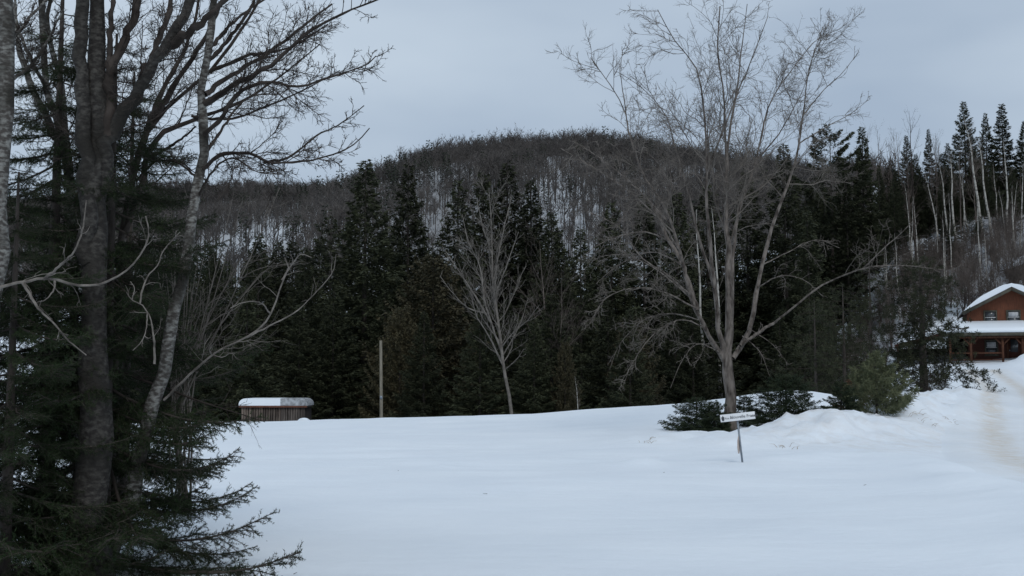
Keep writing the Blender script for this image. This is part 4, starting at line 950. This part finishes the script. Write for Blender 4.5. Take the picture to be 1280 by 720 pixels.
def window(parent, x, z, w, h, y=-.03, curtain=True, wallm='trim'):
    g = Geo(); f = .11
    box(g, x - w / 2 - f, x - w / 2, y - .05, y + .02, z - f, z + h + f); box(g, x + w / 2, x + w / 2 + f, y - .05, y + .02, z - f, z + h + f)
    box(g, x - w / 2, x + w / 2, y - .05, y + .02, z - f, z); box(g, x - w / 2, x + w / 2, y - .05, y + .02, z + h, z + h + f)
    wo = part('window', g.mesh('window', False), wallm, parent)
    part('pane', boxmesh('pane', x - w / 2, x + w / 2, y - .012, y + .012, z + h * .5 + .02, z + h), 'glass', wo)
    part('pane', boxmesh('pane', x - w / 2, x + w / 2, y - .002, y + .018, z, z + h * .5 - .02), 'glass', wo)
    part('sash_bar', boxmesh('sash_bar', x - w / 2, x + w / 2, y - .035, y + .02, z + h * .5 - .02, z + h * .5 + .02), 'signwhite', wo)
    if curtain: part('curtain', boxmesh('curtain', x - w / 2 + .06, x + w / 2 - .06, y - .02, y - .014, z + h * .56, z + h * .93), 'curtain', wo)
    part('sill', boxmesh('sill', x - w / 2 - .16, x + w / 2 + .16, y - .12, y + .02, z - f - .06, z - f - .003), wallm, wo)
window(house, .12, 3.5, .85, .95)
window(house, -1.60, 3.5, .80, .95, curtain=False)
window(house, -1.60, 1.0, .80, 1.05)
dr = part('door', boxmesh('door', -.35, .55, -.06, -.005, .32, 2.35), 'wall_low')
part('pane', boxmesh('pane', -.17, .37, -.075, -.063, 1.15, 2.15), 'glass', dr); part('handle', boxmesh('handle', -.28, -.22, -.12, -.063, 1.22, 1.34), 'steel', dr)
g = Geo(); box(g, -.45, -.353, -.075, -.002, .32, 2.45); box(g, .553, .65, -.075, -.002, .32, 2.45); box(g, -.353, .553, -.075, -.002, 2.353, 2.45); part('frame', g.mesh('door_frame', False), 'timber', dr)
# porch
PD = 2.3; PX0, PX1 = -4.95, .75
part('porch_floor', boxmesh('porch_floor', PX0, PX1, -PD, -.02, -.4, .30), 'wall_low')
pr = part('porch_roof', prism('porch_roof', [(-PD - .35, 2.50), (.0 - .006, 3.18), (-.006, 3.30), (-PD - .35, 2.62)], PX0 - .2, PX1 + .1, axis='x'), 'roof')
part('fascia', boxmesh('fascia', PX0 - .2, PX1 + .1, -PD - .41, -PD - .353, 2.38, 2.62), 'trim', pr)
part('porch_snow', prism('porch_snow', [(-PD - .38, 2.63), (-.05, 3.30), (-.05, 3.72), (-1.2, 3.42), (-PD - .2, 3.04), (-PD - .42, 2.84)], PX0 - .25, PX1 + .14, .07, 3, axis='x'), 'snow_roof')
part('porch_beam', boxmesh('porch_beam', PX0, PX1, -PD - .08, -PD + .08, 2.22, 2.40), 'timber')
for x in (-4.8, -3.25, -.92, .55):
    po = part('porch_post', boxmesh('porch_post', x - .085, x + .085, -PD - .075, -PD + .075, .302, 2.218), 'timber')
    g = Geo()
    for s in (-1, 1):
        if PX0 < x + s * .55 < PX1: beam(g, (x + s * .07, -PD, 1.70), (x + s * .52, -PD, 2.20), .10, .09)
    part('knee_brace', g.mesh('knee_brace', False), 'timber', po)
for x0, x1 in ((-4.7, -3.34), (-3.16, -1.01)):
    rl = part('porch_rail', boxmesh('porch_rail', x0, x1, -PD - .04, -PD + .04, .98, 1.09), 'timber')
    part('lower_rail', boxmesh('lower_rail', x0, x1, -PD - .03, -PD + .03, .45, .53), 'timber', rl)
# wrap porch and lean-to on the left
part('side_shade_sheet', boxmesh('side_shade_sheet', -4.85, WL - .01, 5.2, 5.4, -.5, 2.5), 'dark')  # near-black sheet painting the shade seen through the open side porch
part('side_floor', boxmesh('side_floor', -4.9, WL - .01, -.01, 5.2, -.4, .28), 'wall_low')
lt = part('lean_to_roof', prism('lean_to_roof', [(-9.0, 1.62), (WL - .01, 3.05), (WL - .01, 3.17), (-9.0, 1.74)], -PD - .3, 6.5), 'roof')
part('lean_to_fascia', prism('lean_to_fascia', [(-9.0, 1.48), (PX0 - .21, 2.47), (PX0 - .21, 2.72), (-9.0, 1.74)], -PD - .36, -PD - .302), 'wall_low', lt)
part('lean_to_snow', prism('lean_to_snow', [(-9.05, 1.75), (-5.3, 2.68), (-5.3, 3.0), (-8.7, 2.12), (-9.05, 1.95)], -PD - .32, 6.4, .06, 3), 'snow_roof', lt)
for x, zt in ((-8.8, 1.55), (-7.1, 1.98)):
    for y in (-PD - .2, 2.0): part('lean_to_post', boxmesh('lean_to_post', x - .08, x + .08, y - .08, y + .08, -.6, zt), 'timber')
part('lean_to_back', boxmesh('lean_to_back', -8.9, -4.86, 5.3, 5.42, -.6, 1.6), 'dark')  # backing in the same painted shade colour
# lower entry roof at right
er = part('entry_roof', prism('entry_roof', [(-PD - .6, 2.05), (-.01, 2.72), (-.01, 2.84), (-PD - .6, 2.17)], .86, 3.6, axis='x'), 'roof')
part('entry_snow', prism('entry_snow', [(-PD - .64, 2.18), (-.05, 2.85), (-.05, 3.2), (-PD - .5, 2.55)], .88, 3.65, .07, 3, axis='x'), 'snow_roof', er)
for x in (1.0, 3.4): part('entry_post', boxmesh('entry_post', x - .08, x + .08, -PD - .4, -PD - .24, -.4, 2.1), 'timber')

hx, hd = (1290 - 640) / F * 106, 106.0; hz = Hs(hx, hd) - .3; zt = at(1290, 318, hd)[2] - hz
ob = thing('outbuilding', 'small snow-roofed outbuilding above the house, cut by the right edge', 'shed', (hx, hd, hz))
part('wall', prism('outbuilding_wall', [(-1.3, 0), (1.3, 0), (1.3, zt - 1.3), (0, zt - .75), (-1.3, zt - 1.3)], 0, 2.6), 'wall_low', ob)
for sg in (-1, 1): part('roof_slope', prism('outbuilding_roof', [(0, zt - .74), (sg * 1.65, zt - 1.44), (sg * 1.65, zt - 1.34), (0, zt - .64)], -.3, 2.9), 'roof', ob)
part('roof_snow', prism('outbuilding_snow', [(-1.68, zt - 1.33), (0, zt - .63), (1.68, zt - 1.33), (1.6, zt - .85), (.6, zt - .12), (0, zt), (-.6, zt - .12), (-1.6, zt - .85)], -.36, 2.95, .1, 3), 'snow_roof', ob)
window(ob, 0, .9, .6, .7, -.03, False)

# ================================================================ plank shed beyond the crest
d = 66; sx0 = at(301, 500, d)[0]; sx1 = at(383, 500, d)[0]; ztop = at(340, 509, d)[2]; xm = at(351, 500, d)[0]
zb = Hs((sx0 + sx1) / 2, d) - .3
shed = thing('plank_shed', 'low weathered plank shed with rounded snowy roof behind the crest at left', 'shed', (sx0, d, zb))
wdt = sx1 - sx0; hh = ztop - zb; xs_ = xm - sx0
part('back_wall', boxmesh('back_wall', .05, wdt - .05, .06, 2.0, 0, hh - .05), 'dark', shed)  # block behind the planks, shade in the gaps put into its colour
npk = 26; pw = (wdt - .1) / npk; rg = random.Random(4)
for i in range(npk):
    x = .05 + pw * i
    part('plank', boxmesh('plank', x + .006, x + pw - rg.uniform(.012, .05), rg.uniform(-.03, .0), .05, rg.uniform(0, .06), hh - .02), 'plank' if x < xs_ - .02 else 'plankgrey', shed)
part('edge_board', boxmesh('edge_board', -.08, wdt + .06, -.14, -.05, hh - .02, hh + .085), 'rusttrim', shed)
rf = part('roof', boxmesh('roof', -.06, wdt + .05, -.05, 2.1, hh, hh + .09), 'roof', shed)
th = at(340, 498, d)[2] - ztop
def dome(x0, x1, lft, rgt):
    pr = [(x0, hh + .095), (x1, hh + .095)]
    N = 9
    if rgt: pr += [(x1 - .42 * (1 - math.cos(a)) , hh + .1 + (th - .1) * math.sin(a) ** .8) for a in np.linspace(.05, PI / 2, N)]
    else: pr += [(x1, hh + th)]
    if lft: pr += [(x0 + .42 * (1 - math.cos(a)), hh + .1 + (th - .1) * math.sin(a) ** .8) for a in np.linspace(PI / 2, .05, N)]
    else: pr += [(x0, hh + th)]
    return pr
part('roof_snow', prism('shed_snow', dome(-.1, xs_, True, False), -.12, 2.1), 'snow_roof', rf)
part('bare_roofing', prism('bare_roofing', dome(xs_ + .004, wdt + .08, False, True), -.11, 2.08), 'tarp', rf)
p = at(380, 523, 61); p[2] = Hs(p[0], 61)
g = Geo(); rg2 = np.random.RandomState(2)
ph, th_ = np.meshgrid(np.linspace(0, 2 * PI, 17)[:-1], np.linspace(.02, PI / 2 + .3, 9)); rad = 1 + .12 * rg2.standard_normal(ph.shape)
V = np.stack([.42 * rad * np.sin(th_) * np.cos(ph), .35 * rad * np.sin(th_) * np.sin(ph), .32 * np.cos(th_)], -1).reshape(-1, 3); ii = np.arange(V.shape[0]).reshape(9, 16)
g.add(V, np.stack([ii[:-1], np.roll(ii[:-1], -1, 1), np.roll(ii[1:], -1, 1), ii[1:]], -1).reshape(-1, 4))
zc = at(380, 529.5, 61)[2]
g2 = Geo(); g2.add(V * np.array([1, 1, 1]) + np.array([0, 0, zc - p[2]]), np.concatenate(g.Q))
mnd = thing('snow_capped_stump', 'small snow-capped stump beside the right end of the plank shed', 'stump', p)
obj('snow_cap', g2.mesh('snow_cap'), M['snow_roof'], mnd)
g = Geo(); tubes(g, np.array([[[0, 0, -.2], [0.02, 0, (zc - p[2]) * .5], [0, 0, zc - p[2] + .02]]]), np.array([[.33, .27, .26]]), 10); obj('trunk', g.mesh('stump_trunk'), M['sbark'], mnd)

# ================================================================ wooden pole
d = 56; p = at(477, 522, d); zg = Hs(p[0], d); tp_ = at(476, 426, d)
pole = thing('wooden_pole', 'bare weathered wooden pole standing at the field edge left of the cedar', 'pole', (p[0], d, zg))
g = Geo(); tubes(g, np.array([[[0, 0, -.3], [-.01, 0, 1.5], [-.03, 0, 3], [tp_[0] - p[0], 0, tp_[2] - zg]]]), np.array([[.09, .083, .077, .07]]), 12); obj('shaft', g.mesh('pole_shaft'), M['postwood'], pole)
g = Geo(); tubes(g, np.array([[[0, 0, 0], [0, 0, .012], [0, 0, .02]]]), np.array([[.073, .066, .001]]), 12); o = obj('cap', g.mesh('pole_cap'), M['postwood'], pole); o.location = (tp_[0] - p[0], 0, tp_[2] - zg)
g = Geo(); beam(g, (-.02, -.10, 2.9), (-.02, -.10, 3.06), .12, .04); obj('bracket', g.mesh('pole_bracket', False), M['steel'], pole)

# ================================================================ street sign
d = 22.0; p = hit(928, 578, 12); d = p[1]
tpn = at(921.5, 521, d)
sign = thing('street_sign', 'white street name sign on a leaning metal post in front of the snow bank', 'sign', (p[0], p[1], p[2]))
loc = tpn - p
g = Geo(); beam(g, (loc[0] * -.25, 0, loc[2] * -.25), (loc[0], 0, loc[2] - .02), .032, .032); obj('post', g.mesh('sign_post', False), M['steel'], sign)
bw = (at(943.5, 520, d)[0] - at(900, 520, d)[0]); bh = 9.2 / F * d
bl = obj('name_blade', prism('blade', [(-bw / 2, -bh / 2), (bw / 2, -bh / 2), (bw / 2, bh / 2), (-bw / 2, bh / 2)], -.008, .008, .004, 2), M['signwhite'], sign)
cx = at(921.7, 521, d) - p
bl.location = (cx[0], -.03, cx[2]); bl.rotation_euler = (0, R(-6), R(0))
def text(s, size, x, z, parent, bold=0):
    c_ = bpy.data.curves.new('t', 'FONT'); c_.body = s; c_.size = size; c_.align_x = 'LEFT'; c_.align_y = 'CENTER'; c_.offset = bold; c_.extrude = .0008
    to = bpy.data.objects.new('t', c_); COL.objects.link(to)
    me = bpy.data.meshes.new_from_object(to.evaluated_get(bpy.context.evaluated_depsgraph_get())); bpy.data.objects.remove(to); me.name = 'lettering'
    me.materials.clear()
    o = obj('lettering', me, M['ink'], parent); o.location = (x, -.0100, z); o.rotation_euler = (PI / 2, 0, 0); return o
text('Rue de', bh * .36, -bw * .37, -bh * .06, bl); text('Nouvelle France', bh * .56, -bw * .22, 0.0, bl, .0004); text('ouest', bh * .36, bw * .375, -bh * .06, bl)
bm = bmesh.new(); pts = [(-.45, .35), (-.2, .35), (0, .75), (.2, .35), (.45, .35), (.5, -.1), (.32, -.6), (0, -.8), (-.32, -.6), (-.5, -.1)]
vs = [bm.verts.new((a * bh * .42, 0, b * bh * .5)) for a, b in pts]; bm.faces.new(vs); me = bpy.data.meshes.new('crest'); bm.to_mesh(me); bm.free()
o = obj('crest', me, M['ink'], bl); o.location = (-bw * .43, -.0098, 0)
# plate seen nearly edge-on
oc = [(.17 * math.cos(a), .17 * math.sin(a)) for a in np.arange(8) * PI / 4 + PI / 8]
pl = obj('octagonal_plate', prism('plate', oc, -.003, .003), M['plateback'], sign)
q = at(925, 556, d) - p; pl.location = (q[0] - .03, -.03, q[2]); pl.rotation_euler = (0, R(6), R(70))

# ================================================================ overhead cable to the house
e0 = at(1120, 318, 118); e0[2] = max(e0[2], Hs(e0[0], 118) + 5); e1 = at(1420, 262, 112)
t = np.linspace(0, 1, 20)[:, None]; P = e0 * (1 - t) + e1 * t; P[:, 2] -= (1.2 * 4 * t * (1 - t))[:, 0]
g = Geo(); tubes(g, P[None], np.full((1, 20), .014), 4)
o = obj('overhead_cable', g.mesh('overhead_cable'), M['wire']); tag(o, 'thin dark overhead cable crossing the hillside above the house', 'cable')

# ================================================================ dry weeds poking from the snow
WG = 'dry stalks poking out of the snow bank'
rg = random.Random(77)
for i, (px, py, s, lab) in enumerate([(1142, 519, .30, 'tan dry weeds lying on the snow bank below the soft green pine'), (1158, 530, .2, 'small tan stalks on the bank slope beside the driveway'), (1186, 526, .2, 'few tan stalks on the bank nearest the driveway'),
                             (808, 553, .18, 'two tiny twigs lying on the smooth snow left of the big tree'), (985, 560, .2, 'dry twigs lying in the ploughed snow right of the street sign')]):
    p = hit(px, py, 12); g = Geo()
    for k in range(9):
        a = rg.uniform(0, 6.28); L = s * rg.uniform(.5, 1.3); e = rg.uniform(.1, .5); ox = rg.uniform(-s, s); oy = rg.uniform(-.2, .2)
        gz = Hs(p[0] + ox, p[1] + oy) - p[2]
        P = np.array([[[ox, oy, gz - .03], [ox + L * .5 * math.cos(a), oy + L * .4 * math.sin(a), gz + L * e * .8], [ox + L * math.cos(a), oy + L * .8 * math.sin(a), gz + L * e * .9]]]); tubes(g, P, np.array([[.005, .004, .002]]), 3)
    o = obj('dry_weeds', g.mesh('dry_weeds'), M['straw']); o.location = p; tag(o, lab, 'weeds', WG)
g = Geo(); rgd = np.random.RandomState(88); k = 70
xd = np.concatenate([rgd.normal(-3.9, .9, 66), rgd.uniform(-4, 6, 4)]); yd = np.concatenate([rgd.uniform(9.2, 13, 66), rgd.uniform(9.5, 26, 4)])
ang_ = rgd.uniform(0, 6.28, k); Ld = rgd.uniform(.015, .10, k); zd = H(xd, yd) + .004
P = np.stack([np.stack([xd, yd, zd], 1), np.stack([xd + Ld * np.cos(ang_), yd + Ld * np.sin(ang_), H(xd + Ld * np.cos(ang_), yd + Ld * np.sin(ang_)) + .012], 1)], 1)
tubes(g, P, np.tile([[.0035, .002]], (k, 1)), 3)
o = obj('fallen_twigs', g.mesh('fallen_twigs'), M['darktwig']); o['kind'] = 'stuff'; tag(o, 'tiny fallen twigs and bark bits scattered on the near snow', 'twigs')
